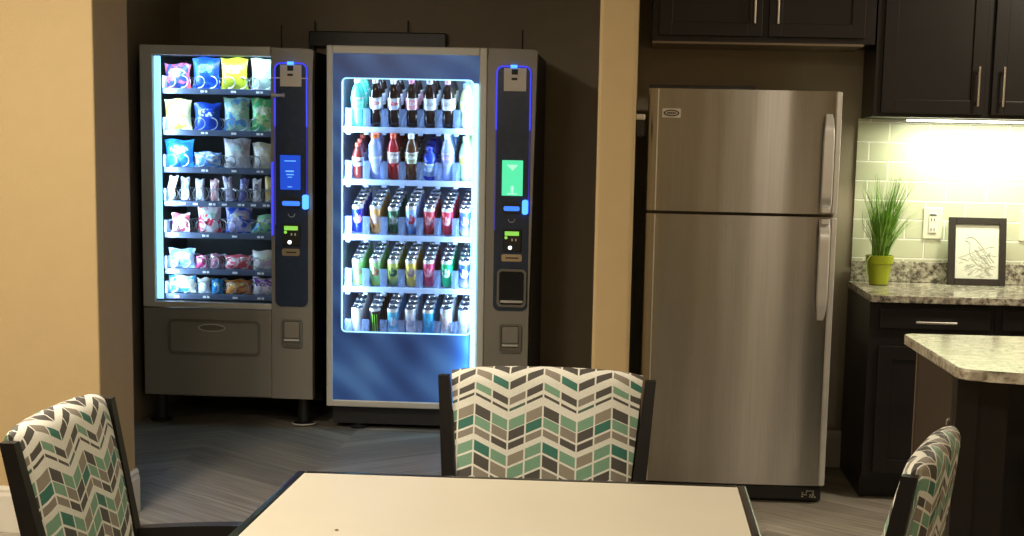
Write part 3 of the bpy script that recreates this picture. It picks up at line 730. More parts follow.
# blue printed panel with rounded opening
def rect_n(x0, x1, z0, z1, n=5):
    P = []
    for cx, cz, a0 in ((x1, z1, 0), (x0, z1, 1), (x0, z0, 2), (x1, z0, 3)):
        for i in range(n+1):
            P.append((cx, cz))
    return P
WIN = (-1.430, -.800, .488, 1.705)
inn = rrect(*WIN, .022); outp = []
for k, (px_, pz_) in enumerate(inn):
    q = k//6; i = k % 6
    cx = (GX1, GX0, GX0, GX1)[q]; cz = (GZ1, GZ1, GZ0, GZ0)[q]
    outp.append((cx, cz))
b = B()
# four-sided ring: corners fan to the outer corner
n = len(inn); V = []; 
for yy in (FY+.004, FY+.012):
    V += [(p[0], yy, p[1]) for p in inn] + [(GX1, yy, GZ1), (GX0, yy, GZ1), (GX0, yy, GZ0), (GX1, yy, GZ0)]
F = []
for base in (0, n+4):
    for q in range(4):
        for i in range(5): F.append((base+q*6+i, base+q*6+i+1, base+n+q))
        nq = (q+1) % 4
        F.append((base+q*6+5, base+nq*6, base+n+nq, base+n+q))
for i in range(n): F.append((i, (i+1) % n, n+4+(i+1) % n, n+4+i))
b._add(V, F); b.build('blue_front_panel', M['panel_blue'], dr)
o2 = rrect(WIN[0]-.003, WIN[1]+.003, WIN[2]-.003, WIN[3]+.003, .024); i2 = rrect(WIN[0]+.003, WIN[1]-.003, WIN[2]+.003, WIN[3]-.003, .019)
B().ring(o2, i2, FY+.001, FY+.0035).build('window_rim', M['led_cyan2'], dr)
B().prism(rrect(WIN[0]-.004, WIN[1]+.004, WIN[2]-.004, WIN[3]+.004, .022), FY+.0125, FY+.016).build('window_pane', M['glass'], dr)
B().box(-.799, -.774, FY-.012, FY+.0008, .165, 1.69, .004).build('light_strip', M['led_cyan'], dr)
B().box(-1.446, -1.436, FY+.04, FY+.055, .50, 1.70).build('inner_light_tube', M['led_cyan'], dr)
# right column
b = B()
b.prism([(-.732, DZ0), (DX1-.022, DZ0), (DX1-.020, .6), (DX1-.010, 1.3), (DX1-.002, 1.75), (DX1, 1.84), (DX1-.012, 1.853), (-.728, 1.856), (-.732, 1.8)], FY-.008, FY+.05); b.build('payment_column', M['vm_body'], dr)
face, y = pay_column(dr, -.690, -.524, 1.776, .612, M['screen_green'], 'drink')
card(dr, -.654, -.548, 1.658, 1.765, y-.002)
s_ = B().box(-.656, -.556, y-.004, y, 1.166, 1.334, .002).build('touch_screen', M['screen_green'], dr)
b = B(); b.prism([(-.632, 1.312), (-.580, 1.312), (-.606, 1.285)], y-.0055, y-.0041); b.disc(-.606, y-.0055, y-.0041, 1.205, .008)
b.box(-.612, -.600, y-.0055, y-.0041, 1.178, 1.200); b.box(-.63, -.582, y-.0055, y-.0041, 1.172, 1.177)
b.build('screen_symbol', mat('screen_symbol_pale', (.6, 1, .7), .5, emit=(.35, 1., .6), estr=1.), s_)
coin_and_reader(dr, (-.652, -.562), (-.645, -.557), (-.652, -.554), y)
o_ = rrect(-.671, -.530, .632, .815, .022); i_ = rrect(-.660, -.541, .643, .804, .016)
c = B().ring(o_, i_, y-.014, y).build('delivery_chute', M['vm_body_d'], dr)
B().prism(rrect(-.659, -.542, .644, .803, .015), y-.003, y-.0005).build('chute_flap', M['blackgloss'], c)
b = B(); b.box(-.655, -.546, y-.009, y-.0031, .652, .664, .002); b.build('chute_lip', M['vm_silver'], c)
coin_return(dr, -.657, -.549, .410, .548, FY-.008)
B().tube([(-.582, 7.35, 1.845), (-.582, 7.35, 1.955)], .004, 6).build('antenna', M['black'], dr)
B().box(DX0+.02, DX1-.02, 7.26, 7.96, .025, DZ0-.001).build('plinth', M['vm_side'], dr)
for fx in (-1.36, -.62):
    for fy in (7.28, 7.9):
        B().lathe([(.040, 0), (.045, .012), (.02, .02), (.02, .025)], fx, fy, 0, 14).build('foot', M['black'], dr)

DROW = [1.475, 1.223, .955, .700, .450]
CX = [-1.370+.0877*i for i in range(7)]
DYF = FY+.030
SLOPE = .30
def incline(b):
    for v in b.bm.verts:
        if v.co.y > DYF+.061: v.co.z += SLOPE*(v.co.y-DYF-.061)
    return b
for ri, z in enumerate(DROW):
    tr = B(); tr.box(-1.446, -.767, DYF+.060, 7.62, z-.012, z-.004); tr.box(-1.445, -.767, DYF+.045, DYF+.060, z-.024, z+.003, .002)
    for k in range(8):
        xx = CX[0]-.0438+.0877*k
        tr.box(xx-.010, xx+.010, DYF+.042, DYF+.058, z-.034, z-.024)
    tray = incline(tr).build('shelf_tray', M['tray_white'], dr)
    for k in range(8):
        xx = CX[0]-.0438+.0877*k
        incline(B().box(xx-.0012, xx+.0012, DYF+.0605, 7.61, z, z+.045)).build('lane_divider', M['tray_white'], tray)
        B().box(max(xx-.017, -1.446), min(xx+.017, -.766), DYF+.052, DYF+.056, z+.004, z+.092).build('clear_guard', M['guard'], tray)

ORD = ['top', 'second', 'third', 'fourth', 'bottom']
LANE = ['far left', 'second', 'third', 'middle', 'fifth', 'sixth', 'far right']
DEP = ['frontmost', 'second back', 'third back', 'fourth back', 'fifth back', 'sixth back']
_dm = {}
def plastic(c, rough=.12, vary=.05):
    k = (c, rough)
    if k not in _dm: _dm[k] = mat('tinted_drink', c, rough, vary=vary, coat=.3)
    return _dm[k]
def make_bottle(liquid, labc, labm, cap, h=.215, r=.032, wide=False):
    root_b = B()
    if wide:
        prof = [(r*.9, 0), (r, .01), (r, h*.55), (r*.93, h*.58), (r, h*.62), (r*.95, h*.74), (r*.62, h*.84), (r*.5, h*.87), (r*.5, h*.9)]
    else:
        prof = [(r*.85, 0), (r, .012), (r, h*.22), (r*.90, h*.30), (r*.96, h*.38), (r, h*.62), (r*.9, h*.70), (r*.6, h*.82), (r*.40, h*.88), (r*.38, h*.93)]
    root_b.lathe(prof, 0, 0, 0, 18)
    o = root_b.build('drink_bottle', plastic(liquid))
    b = B(); lz = (h*.38, h*.62) if not wide else (h*.14, h*.52)
    b.lathe([(r*1.02, lz[0]), (r*1.035, lz[0]+.003), (r*1.035, lz[1]-.003), (r*1.02, lz[1])], 0, 0, 0, 18)
    b.build('bottle_label', can_mat(labc, labm, labc, 1), o)
    cr = r*.42 if not wide else r*.58
    b = B(); b.lathe([(cr, h*.90), (cr*1.05, h*.91), (cr*1.05, h*.985), (cr*.9, h)], 0, 0, 0, 14)
    b.build('cap', plastic(cap, .35), o)
    return o
def make_can(base, mark, low, h=.128, r=.0285, claw=False):
    o_b = B(); o_b.lathe([(r*.78, 0), (r*.86, .004), (r, .012), (r, h-.014), (r*.88, h-.004), (r*.86, h-.001), (r*.84, h-.003)], 0, 0, 0, 20)
    o = o_b.build('drink_can', can_mat(base, mark, low, 0, claw))
    b = B(); b.lathe([(r*.80, h-.0028), (r*.87, h-.0022), (r*.875, h+.001), (r*.84, h+.001), (r*.80, h-.002)], 0, 0, 0, 20); b.tube([(0, -r*.45, h-.0005), (0, r*.05, h-.0005)], .004, 6)
    b.build('can_lid', M['chrome'], o)
    return o
rows = []
DK = (.014, .006, .005)
rows.append([  # top shelf
 ('clear bottle, teal upper half', 'bottle', lambda: make_bottle((.10, .60, .50), (.12, .62, .52), (.3, .8, .7), (.85, .9, .95), .235, .034)),
 ('cola bottle, white label and rosy mark', 'bottle', lambda: make_bottle(DK, (.72, .74, .84), (.75, .30, .36), (.85, .86, .9), .235)),
 ('cola bottle, pale label red and blue', 'bottle', lambda: make_bottle(DK, (.55, .62, .82), (.60, .10, .16), (.88, .88, .9), .232)),
 ('cola bottle, rosy pink label', 'bottle', lambda: make_bottle(DK, (.80, .36, .46), (.85, .68, .75), (.80, .30, .40), .235)),
 ('cola bottle, silver grey label', 'bottle', lambda: make_bottle(DK, (.62, .65, .75), (.40, .42, .50), (.70, .65, .7), .235, .034)),
 ('cola bottle, white label with grey ring', 'bottle', lambda: make_bottle(DK, (.70, .72, .80), (.45, .42, .44), (.80, .45, .48), .235, .033)),
 ('lemon drink bottle, yellow label', 'bottle', lambda: make_bottle((.60, .58, .30), (.80, .75, .25), (.1, .2, .5), (.2, .3, .6), .215))])
rows.append([
 ('dark red juice bottle', 'bottle', lambda: make_bottle((.16, .018, .015), (.45, .45, .5), (.08, .03, .03), (.55, .08, .04), .175, .030)),
 ('pale blue bottle, orange cap', 'bottle', lambda: make_bottle((.28, .40, .80), (.35, .46, .85), (.4, .5, .8), (.75, .16, .05), .225, .035, True)),
 ('red juice bottle, red cap', 'bottle', lambda: make_bottle((.35, .02, .03), (.35, .30, .34), (.8, .8, .85), (.72, .10, .05), .225, .033)),
 ('brown tea bottle, white cap', 'bottle', lambda: make_bottle((.10, .045, .025), (.30, .33, .22), (.8, .85, .85), (.75, .85, .9), .225, .034)),
 ('short blue bottle, blue cap', 'bottle', lambda: make_bottle((.02, .07, .55), (.25, .45, .85), (.7, .8, .95), (.01, .03, .45), .165, .034, True)),
 ('clear water bottle, violet blue label', 'bottle', lambda: make_bottle((.36, .46, .85), (.28, .30, .75), (.75, .45, .55), (.80, .85, .95), .225, .032)),
 ('green and yellow drink bottle', 'bottle', lambda: make_bottle((.40, .68, .30), (.75, .80, .15), (.8, .3, .2), (.45, .80, .35), .215, .032))])
rows.append([
 ('royal blue can, red and white disc', 'can', lambda: make_can((.01, .03, .50), (.72, .30, .38), (.005, .02, .40), .148)),
 ('orange tan can', 'can', lambda: make_can((.70, .36, .12), (.60, .50, .50), (.65, .30, .08), .148)),
 ('dark green can, silver mark', 'can', lambda: make_can((.02, .10, .05), (.40, .45, .50), (.02, .08, .03), .140)),
 ('light blue can, red mark', 'can', lambda: make_can((.30, .46, .82), (.50, .06, .14), (.02, .18, .55), .148)),
 ('red can, pink swirl', 'can', lambda: make_can((.55, .06, .10), (.75, .45, .52), (.35, .01, .02), .140)),
 ('bright red can, white swirl', 'can', lambda: make_can((.62, .04, .08), (.80, .55, .62), (.45, .01, .02), .140)),
 ('blue can, yellow base', 'can', lambda: make_can((.05, .12, .60), (.50, .55, .60), (.70, .60, .15), .140))])
rows.append([
 ('lime green can, dark red mark', 'can', lambda: make_can((.30, .62, .22), (.28, .20, .12), (.35, .60, .08), .142)),
 ('spring green can, brown mark', 'can', lambda: make_can((.32, .64, .28), (.32, .12, .08), (.32, .56, .06), .142)),
 ('yellow topped dark green can', 'can', lambda: make_can((.48, .58, .14), (.03, .12, .12), (.10, .22, .14), .140)),
 ('golden yellow can, violet mark', 'can', lambda: make_can((.70, .56, .10), (.35, .28, .50), (.72, .62, .20), .142)),
 ('rosy red can', 'can', lambda: make_can((.55, .05, .14), (.75, .40, .55), (.55, .10, .22), .142)),
 ('emerald green can, white flash', 'can', lambda: make_can((.01, .48, .18), (.70, .90, .75), (.02, .50, .20), .142)),
 ('navy can, yellow spot', 'can', lambda: make_can((.02, .06, .40), (.80, .78, .30), (.50, .50, .35), .142))])
rows.append([
 ('plain white can', 'can', lambda: make_can((.72, .78, .92), (.66, .72, .88), (.72, .78, .92), .150, .030)),
 ('black can, green claw stripes', 'can', lambda: make_can((.008, .008, .010), (.30, .75, .08), (.008, .008, .01), .150, .028, True)),
 ('cyan and white can', 'can', lambda: make_can((.10, .52, .85), (.75, .85, .95), (.70, .80, .92), .150)),
 ('white can, faint lilac print', 'can', lambda: make_can((.75, .78, .92), (.55, .60, .82), (.75, .80, .92), .150)),
 ('bright azure can', 'can', lambda: make_can((.04, .46, .85), (.10, .58, .92), (.04, .42, .85), .150)),
 ('white can, faint coral print', 'can', lambda: make_can((.85, .84, .88), (.85, .62, .62), (.82, .84, .88), .155, .029)),
 ('pale cream can', 'can', lambda: make_can((.78, .84, .80), (.55, .72, .88), (.78, .82, .80), .152))])
for ri, row in enumerate(rows):
    z = DROW[ri]
    depth = (3, 4, 5, 5, 5)[ri]; pitch = (.074, .070, .0595, .0595, .0595)[ri]
    for ci, (desc, cat, mk) in enumerate(row):
        first = mk()
        y0 = DYF+.104
        for k in range(depth):
            o = first if k == 0 else copy_tree(first)
            jit = random.uniform(-.002, .002) if k else 0
            dy = k*pitch
            o.location = (CX[ci]+jit, y0+dy, z+SLOPE*(y0+dy-DYF-.061)-.002)
            o.rotation_euler = (.29, 0, 0)
            tag(o, '%s, %s shelf, %s lane, %s' % (desc, ORD[ri], LANE[ci], DEP[k]), cat, 'drinks in the vending machine')

# black bracket rail behind the drinks machine
rl = thing('wall_rail', 'black horizontal rail on the wall above the vending machines', 'rail', (-1.36, 8.0, 1.85))
b = B(); b.box(-1.765, -1.035, 7.985, 8.045, 1.900, 1.982, .006); b.build('rail_bar', M['black'], rl)
b = B(); b.box(-1.765, -1.735, 7.984, 8.045, 1.55, 1.899); b.build('rail_post', M['black'], rl)
B().tube([(-1.735, 8.01, 1.98), (-1.735, 8.01, 2.035)], .004, 6).build('stub_antenna', M['black'], rl)
B().tube([(-1.240, 8.01, 1.98), (-1.240, 8.01, 2.045)], .004, 6).build('stub_antenna', M['black'], rl)
b = B(); b.tube([(-1.548, 7.5, 1.79), (-1.545, 7.52, 1.83), (-1.535, 7.6, 1.80), (-1.54, 7.7, 1.70), (-1.54, 7.8, 1.2), (-1.54, 7.9, .02)], .006, 6)
o = b.build('power_cable', M['black'], origin=(-1.54, 7.7, 0)); tag(o, 'black power cable hanging in the gap between the two vending machines', 'cable')

# ------------------------------------------------------------------ refrigerator
fr = thing('refrigerator', 'tall stainless steel top freezer refrigerator beside the kitchen counter', 'refrigerator', (.40, 6.25, 0))
B().box(.030, .768, 5.985, 6.62, .012, 1.625, .004).build('cabinet', M['steel_side'], fr)
def door_prof(x0, x1, yf, yb, bow=.010, r=.022, n=6):
    P = [(x0, yb), (x0, yf+r)]
    for i in range(1, n+1):
        a = PI+PI/2*i/n; P.append((x0+r+r*math.cos(a), yf+r+r*math.sin(a)))
    for i in range(1, 16):
        u = i/16; x = x0+r+(x1-x0-2*r)*u; P.append((x, yf-bow*(1-(2*u-1)**2)))
    for i in range(0, n+1):
        a = 1.5*PI+PI/2*i/n; P.append((x1-r+r*math.cos(a), yf+r+r*math.sin(a)))
    P += [(x1, yb)]
    return P
def fridge_door(name, z0, z1):
    b = B(); b.prism(door_prof(.026, .7695, 5.925, 5.978), z0, z1, 'z')
    o = b.build(name, M['steel'], fr)
    for p in o.data.polygons:
        p.use_smooth = abs(p.normal.z) < .5
    b = B(); b.box(.7485, .7725, 5.917, 5.979, z0+.001, z1-.001, .007, 3); b.box(.7535, .7560, 5.9150, 5.9175, z0+.002, z1-.002)
    b.build('edge_trim', M['steel_edge'], o)
    b = B(); b.box(.062, .066, 5.9175, 5.925, z0+.002, z1-.002); b.build('edge_highlight', M['steel_edge'], o)  # bright strip stands in for the highlight on the curved door edge
    return o
fd = fridge_door('freezer_door', 1.160, 1.632)
ld = fridge_door('fridge_door', .078, 1.148)
def handle(parent, za, zb, top):
    # flat bowed strap handle; za = end near the door split, zb = free end
    b = B(); n = 18; V = []
    for i in range(n+1):
        u = i/n; z = za+(zb-za)*u
        out = .034*min(1, (math.sin(min(1, u*6)*PI/2)))*(1 if u < .86 else math.cos((u-.86)/.14*PI/2)**.6 if u < 1 else 0)
        out = max(out, .004); wv = .022 if u < .7 else .022*(1-.40*((u-.7)/.3)**2)
        yc = 5.918-out
        for x, yy in ((.7235-wv, yc+.003), (.7235-wv*.8, yc-.003), (.7235+wv*.8, yc-.003), (.7235+wv, yc+.003), (.7235, yc+.008)):
            V.append((x, yy, z))
    F = [(i*5+j, i*5+(j+1) % 5, (i+1)*5+(j+1) % 5, (i+1)*5+j) for i in range(n) for j in range(5)]+[tuple(range(5)), tuple(range(n*5, n*5+5))]
    b._add(V, F, True)
    b.box(.708, .738, 5.886, 5.921, min(za, za+(.02 if top else -.02)), max(za, za+(.02 if top else -.02)), .002)
    return b.build('door_handle', M['steel_edge'], parent)
handle(fd, 1.166, 1.545, True)
handle(ld, 1.142, .745, False)
bd = B().prism(rrect(.080, .152, 1.520, 1.555, .004), 5.914, 5.9215).build('badge', M['vm_silver'], fd)
o_ = [(.116+.030*math.cos(2*PI*i/20), 1.5375+.0125*math.sin(2*PI*i/20)) for i in range(20)]
i_ = [(.116+.025*math.cos(2*PI*i/20), 1.5375+.0085*math.sin(2*PI*i/20)) for i in range(20)]
B().ring(o_, i_, 5.9125, 5.9139).build('badge_oval', M['ink'], bd)
b = B()
for k in range(5): b.box(.100+k*.0068, .1045+k*.0068, 5.9128, 5.9139, 1.534, 1.541)
b.build('badge_lettering', M['ink'], bd)
b = B(); b.box(.028, .440, 5.945, 6.05, 1.6255, 1.646, .003); b.build('hinge_cover', M['black'], fr)
b = B(); b.box(.040, .766, 5.960, 5.984, .004, .072, .012, 3); b.build('base_grille', M['black'], fr)
st = B().box(.685, .742, 5.958, 5.9595, .020, .052).build('rating_sticker', M['black'], fr)
b = B(); rr = random.Random(5)
for r_ in range(4):
    x = .688
    while x < .738:
        w = rr.uniform(.003, .009)
        if rr.random() < .8: b.box(x, x+w, 5.9570, 5.9579, .023+r_*.008, .0265+r_*.008)
        x += w+.003
b.build('sticker_print', M['switch'], st)
for k, (fx, fy) in enumerate(((.08, 6.55), (.72, 6.55))):
    B().lathe([(.02, 0), (.02, .012)], fx, fy, 0, 10).build('roller', M['black'], fr)

# small bracket beside the refrigerator
bk = thing('wall_bracket', 'small dark bracket with pale grey top on the wall left of the refrigerator', 'bracket', (-.021, 5.83, 1.48))
b = B(); b.box(-.0218, .012, 5.80, 5.86, 1.445, 1.505, .004); b.build('bracket_body', M['black'], bk)
b = B(); b.box(-.0218, .015, 5.795, 5.865, 1.506, 1.528, .006); b.build('bracket_top', M['vm_silver'], bk)

# ------------------------------------------------------------------ cabinets
def shaker(parent, x0, x1, z0, z1, y, name='door', st=.055, m='cab'):
    b = B(); yb = y+.018
    b.box(x0, x0+st, y, yb, z0, z1, .002); b.box(x1-st, x1, y, yb, z0, z1, .002)
    b.box(x0+st, x1-st, y, yb, z1-st, z1, .002); b.box(x0+st, x1-st, y, yb, z0, z0+st, .002)
    b.box(x0+st-.002, x1-st+.002, y+.009, yb-.002, z0+st-.002, z1-st+.002)
    return b.build(name, M[m], parent)
def pull(parent, x0, z0, x1, z1, y):
    b = B(); o = .028
    b.tube([(x0, y-o, z0), (x1, y-o, z1)], .0055, 10)
    dx, dz = (x1-x0)*.12, (z1-z0)*.12
    b.tube([(x0+dx, y-o, z0+dz), (x0+dx, y+.001, z0+dz)], .0045, 8); b.tube([(x1-dx, y-o, z1-dz), (x1-dx, y+.001, z1-dz)], .0045, 8)
    return b.build('pull_handle', M['nickel'], parent)
# cabinet above the refrigerator
oc = thing('upper_cabinet', 'wide dark cabinet with two doors hanging above the refrigerator', 'cabinet', (.47, 6.55, 1.84), 'wall cabinets')
b = B(); b.box(.035, .950, 6.375, 6.6995, 1.843, 2.50); b.box(.035, .950, 6.358, 6.374, 1.843, 2.50); b.build('cabinet_box', M['cab'], oc)
B().box(.037, .904, 6.352, 6.692, 1.834, 1.8425).build('bottom_edge', mat('cabinet_underside', (.20, .15, .10), .5), oc)
for x0, x1, px_ in ((.062, .485, .452), (.512, .905, .547)):
    d = shaker(oc, x0, x1, 1.866, 2.48, 6.339)
    pull(d, px_, 1.917, px_, 2.075, 6.339)
# tall wall cabinets over the counter
def wall_cab(x0, x1, doors, label):
    t = thing('upper_cabinet', label, 'cabinet', ((x0+x1)/2, 6.55, 1.55), 'wall cabinets')
    b = B(); b.box(x0, x1, 6.355, 6.6995, 1.552, 2.50); b.build('cabinet_box', M['cab'], t)
    for d0, d1, px_ in doors:
        d = shaker(t, d0, d1, 1.568, 2.48, 6.336)
        pull(d, px_, 1.600, px_, 1.760, 6.336)
wall_cab(.957, 1.855, ((.985, 1.402, 1.371), (1.432, 1.83, 1.472)), 'tall dark wall cabinet with two doors hanging over the tiled backsplash')
wall_cab(1.858, 2.76, ((1.885, 2.30, 2.27), (2.33, 2.74, 2.36)), 'dark wall cabinet further right over the counter, beyond the picture edge')
# under cabinet light
uc = thing('under_cabinet_light', 'glowing slim light bar fixed under the dark wall cabinet above the tiles', 'light', (1.45, 6.52, 1.54))
B().box(1.128, 1.780, 6.47, 6.575, 1.546, 1.5519).build('housing', M['trim'], uc)
B().box(1.132, 1.776, 6.474, 6.571, 1.540, 1.5458, .002).build('diffuser', M['uc_light'], uc)

# base cabinets
def base_cab(x0, x1, fronts, label):
    t = thing('base_cabinet', label, 'cabinet', ((x0+x1)/2, 6.4, 0), 'base cabinets')
    b = B(); b.box(x0, x1, 6.050, 6.697, .095, .812); b.box(x0, x1, 6.115, 6.69, .0, .094)
    b.build('cabinet_box', M['cab'], t)
    if x0 < .95:
        B().box(x0+.0005, x0+.016, 6.105, 6.69, .001, .094).build('side_skirt', M['cab'], t)
    for kind, a, c, z0, z1, hx in fronts:
        if kind == 'drawer':
            b = B(); b.box(a, c, 6.031, 6.049, z0, z1, .003); d = b.build('drawer', M['cab'], t)
            cx = (a+c)/2; pull(d, cx-.08, (z0+z1)/2-.012, cx+.08, (z0+z1)/2-.012, 6.031)
        else:
            d = shaker(t, a, c, z0, z1, 6.031)
            pull(d, hx, z1-.20, hx, z1-.05, 6.031)
    return t
base_cab(.937, 1.433, (('drawer', .977, 1.412, .708, .790, 0), ('door', .977, 1.412, .118, .636, 1.38)), 'dark base cabinet with one drawer, nearest the refrigerator')
base_cab(1.435, 2.30, (('drawer', 1.462, 1.86, .708, .790, 0), ('drawer', 1.885, 2.28, .708, .790, 0), ('door', 1.462, 1.86, .118, .636, 1.82), ('door', 1.885, 2.28, .118, .636, 1.92)), 'dark base cabinet right of the one nearest the refrigerator, behind the island')
o = B().box(.931, 2.33, 6.000, 6.687, .8135, .843, .004, 3).build('countertop', M['granite'], origin=(1.6, 6.3, .8135))
tag(o, 'speckled grey granite countertop along the tiled wall', 'countertop')
o = B().box(.940, 2.33, 6.667, 6.687, .8435, .934, .003).build('backsplash_strip', M['granite'], origin=(1.6, 6.68, .8435))
tag(o, 'low granite upstand between the countertop and the tiles', 'backsplash')

# switch plates
def switch(x0, x1, z0, z1, label, toggles):
    t = thing('wall_outlet', label, 'outlet', ((x0+x1)/2, 6.688, (z0+z1)/2), 'outlets on the tiled wall')
    B().box(x0, x1, 6.683, 6.6898, z0, z1, .003).build('cover_plate', M['switch'], t)
    cx = (x0+x1)/2
    b = B(); b.box(cx-.018, cx+.018, 6.679, 6.6829, z0+.026, z1-.026, .002); b.build('insert', M['trim'], t)
    b = B(); b.box(cx-.014, cx+.014, 6.6775, 6.6789, z1-.034, z1-.028)
    for q in (.30, .62):
        zc = z0+(z1-z0)*q
        b.box(cx-.008, cx-.005, 6.6780, 6.6789, zc-.006, zc+.006); b.box(cx+.005, cx+.008, 6.6780, 6.6789, zc-.006, zc+.006)
    b.build('slots', M['ink'], t)
switch(1.247, 1.330, 1.035, 1.172, 'ivory outlet plate on the tiles between the grass plant and the picture', 1)
switch(1.664, 1.750, 1.035, 1.172, 'ivory outlet plate on the tiles right of the picture, cut by photo edge', 1)

# potted grass
pt = thing('potted_grass', 'tall green grass plant in a lime green pot on the granite counter', 'plant', (1.037, 6.50, .8435))
b = B(); b.lathe([(.036, 0), (.040, .003), (.052, .092), (.058, .093), (.060, .126), (.055, .127), (.050, .112)], 1.037, 6.50, .8435, 28); b.build('pot', M['pot'], pt)
b = B(); b.lathe([(.049, .100), (.049, .1115), (.01, .114)], 1.037, 6.50, .8435, 20); b.build('soil', M['soil'], pt)
rr = random.Random(11)
def blades(n, rr, thick, spread, hmin, hmax, droop):
    b = B()
    for k in range(n):
        a = rr.uniform(0, 2*PI); r0 = rr.uniform(0, .036)
        x, y_ = 1.037+r0*math.cos(a), 6.50+r0*math.sin(a)*.9
        az = a+rr.uniform(-.8, .8); h = rr.uniform(hmin, hmax); sp = rr.uniform(.1, 1)*spread
        w = rr.uniform(.6, 1)*thick
        side = Vector((math.cos(rr.uniform(0, PI)), math.sin(rr.uniform(0, PI)), 0)).normalized()
        V = []; ns = 7
        for i in range(ns+1):
            u = i/ns
            px_ = min(x+math.cos(az)*sp*u**1.7+.02*u, 1.2)
            py_ = min(max(y_+math.sin(az)*sp*.7*u**1.7, 6.36), 6.635)
            p = Vector((max(px_, .955), py_, .955+h*(u-droop*u**3)))
            ww = w*(1-u**1.5)+.0004
            V += [p-side*ww, p+side*ww+Vector((0, .0006, 0))]
        b._add(V, [(2*i, 2*i+1, 2*i+3, 2*i+2) for i in range(ns)], True)
    return b
for k in range(3):
    tag(blades(100, rr, .0022, .125, .15, .385, .06).build('grass_blades', M['grass_a'], pt), None, None, kind='stuff')
tag(blades(90, rr, .0019, .16, .14, .34, .28).build('pale_grass_blades', M['grass_b'], pt), None, None, kind='stuff')
B().tube([(.992, 6.455, .972), (.975, 6.44, .95), (.972, 6.435, .91), (.985, 6.44, .87)], .0022, 5).build('hanging_stem', M['grass_b'], pt)

# framed picture leaning on the tiles
pf = thing('picture_frame', 'dark framed pencil sketch of a bird leaning against the tiles on the counter', 'picture', (1.472, 6.585, .8435), local=True)
pw, ph, bw = .247, .296, .030
b = B()
b.box(-pw/2, -pw/2+bw, 0, .018, 0, ph, .002); b.box(pw/2-bw, pw/2, 0, .018, 0, ph, .002)
b.box(-pw/2+bw, pw/2-bw, 0, .018, 0, bw, .002); b.box(-pw/2+bw, pw/2-bw, 0, .018, ph-bw, ph, .002)
b.build('frame', M['frame'], pf)
art = B().box(-pw/2+bw-.001, pw/2-bw+.001, .008, .014, bw-.001, ph-bw+.001).build('sketch_sheet', M['mount'], pf)
b = B()
def stroke(pts, r=.0009):
    b.tube([(p[0], .0075, p[1]) for p in pts], r, 4)
stroke([(-.045, .205), (-.030, .212), (-.015, .208), (0, .195), (.015, .178), (.035, .150), (.060, .118), (.075, .100)], .0011)
stroke([(-.045, .205), (-.052, .196), (-.040, .192), (-.030, .180), (-.034, .160), (-.030, .135), (-.015, .110), (.005, .090), (.030, .078)], .0011)
stroke([(.005, .17), (.025, .15), (.045, .122), (.062, .098)])
stroke([(-.010, .155), (.010, .135), (.035, .108), (.055, .092)])
stroke([(-.080, .120), (-.040, .135), (0, .150), (.04, .165), (.075, .172)], .0008)
rs = random.Random(3)
for k in range(46):
    x = rs.uniform(-.078, .060); z = rs.uniform(.040, .13)
    a = rs.uniform(-.9, .9); l = rs.uniform(.015, .04)
    stroke([(x, z), (min(x+l*.5*math.cos(a), .082), z+l*.5*math.sin(a)+.004), (min(x+l*math.cos(a), .084), max(.038, z+l*math.sin(a)))], .0007)
for k in range(14):
    x = rs.uniform(-.02, .04); z = .185-(x+.02)*1.1-rs.uniform(.01, .06)
    stroke([(x, z), (x+.012, z-.008), (x+.02, z-.018)], .0007)
b.build('pencil_lines', M['pencil'], art)
pf.rotation_euler = (-.16, 0, 0)

# ------------------------------------------------------------------ island
isl = thing('kitchen_island', 'dark kitchen island below the pale granite slab at the right', 'island', (1.5, 4.5, 0))
b = B(); b.box(.892, .938, 4.15, 4.745, .0, .8125, .003); b.build('end_panel', M['cab_island'], isl)
b = B(); b.box(.886, .946, 4.118, 4.149, .0, .8125, .002); b.box(.886, .8915, 4.150, 4.185, .0, .8125); b.build('corner_post', M['cab'], isl)
b = B(); b.box(.888, .8915, 4.735, 4.748, .0, .8125); b.build('edge_strip', mat('lighter_edge_wood', (.16, .12, .085), .45), isl)
b = B(); b.box(.9385, 3.0, 4.42, 4.745, .0, .8125); b.box(.9465, 1.03, 4.135, 4.419, .0, .8125); b.build('cabinet_box', M['cab'], isl)
b = B(); b.tube([(.8925, 4.222, .657), (.886, 4.222, .657), (.884, 4.222, .650), (.884, 4.222, .640)], .0025, 6); b.tube([(.8925, 4.222, .657), (.890, 4.222, .657)], .006, 10)
b.build('hook', M['nickel'], isl)
b = B()
P = []
r = .03
for i in range(7):
    a = PI-PI/2*i/6; P.append((.832+r+r*math.cos(a), 4.69-r+r*math.sin(a)))
P += [(3.05, 4.72), (3.05, 3.80), (1.6, 3.80), (1.2, 3.825), (1.0, 3.865)]
for i in range(7):
    a = -PI/2+.2-(PI/2-.0)*i/6*1.0; P.append((.842+.06+.06*math.cos(a), 3.955+.06*math.sin(a)))
b.prism(P, .8135, .843, 'z')
es = [e for e in b.bm.edges if abs(e.verts[0].co.z-e.verts[1].co.z) < 1e-6]
bmesh.ops.bevel(b.bm, geom=es, offset=.006, segments=2, affect='EDGES', profile=.5)
o = b.build('island_countertop', M['granite2'], origin=(1.6, 4.3, .8135)); tag(o, 'pale cream granite slab with rounded corner on the kitchen island', 'countertop')
sl = thing('bar_stool', 'dark grey padded stool under the island overhang at the photo edge', 'stool', (1.34, 4.22, 0), local=True)
b = B(); b.lathe([(.15, .42), (.185, .43), (.195, .455), (.19, .485), (.16, .505), (.05, .51)], 0, 0, 0, 28); b.build('seat', M['stool'], sl)
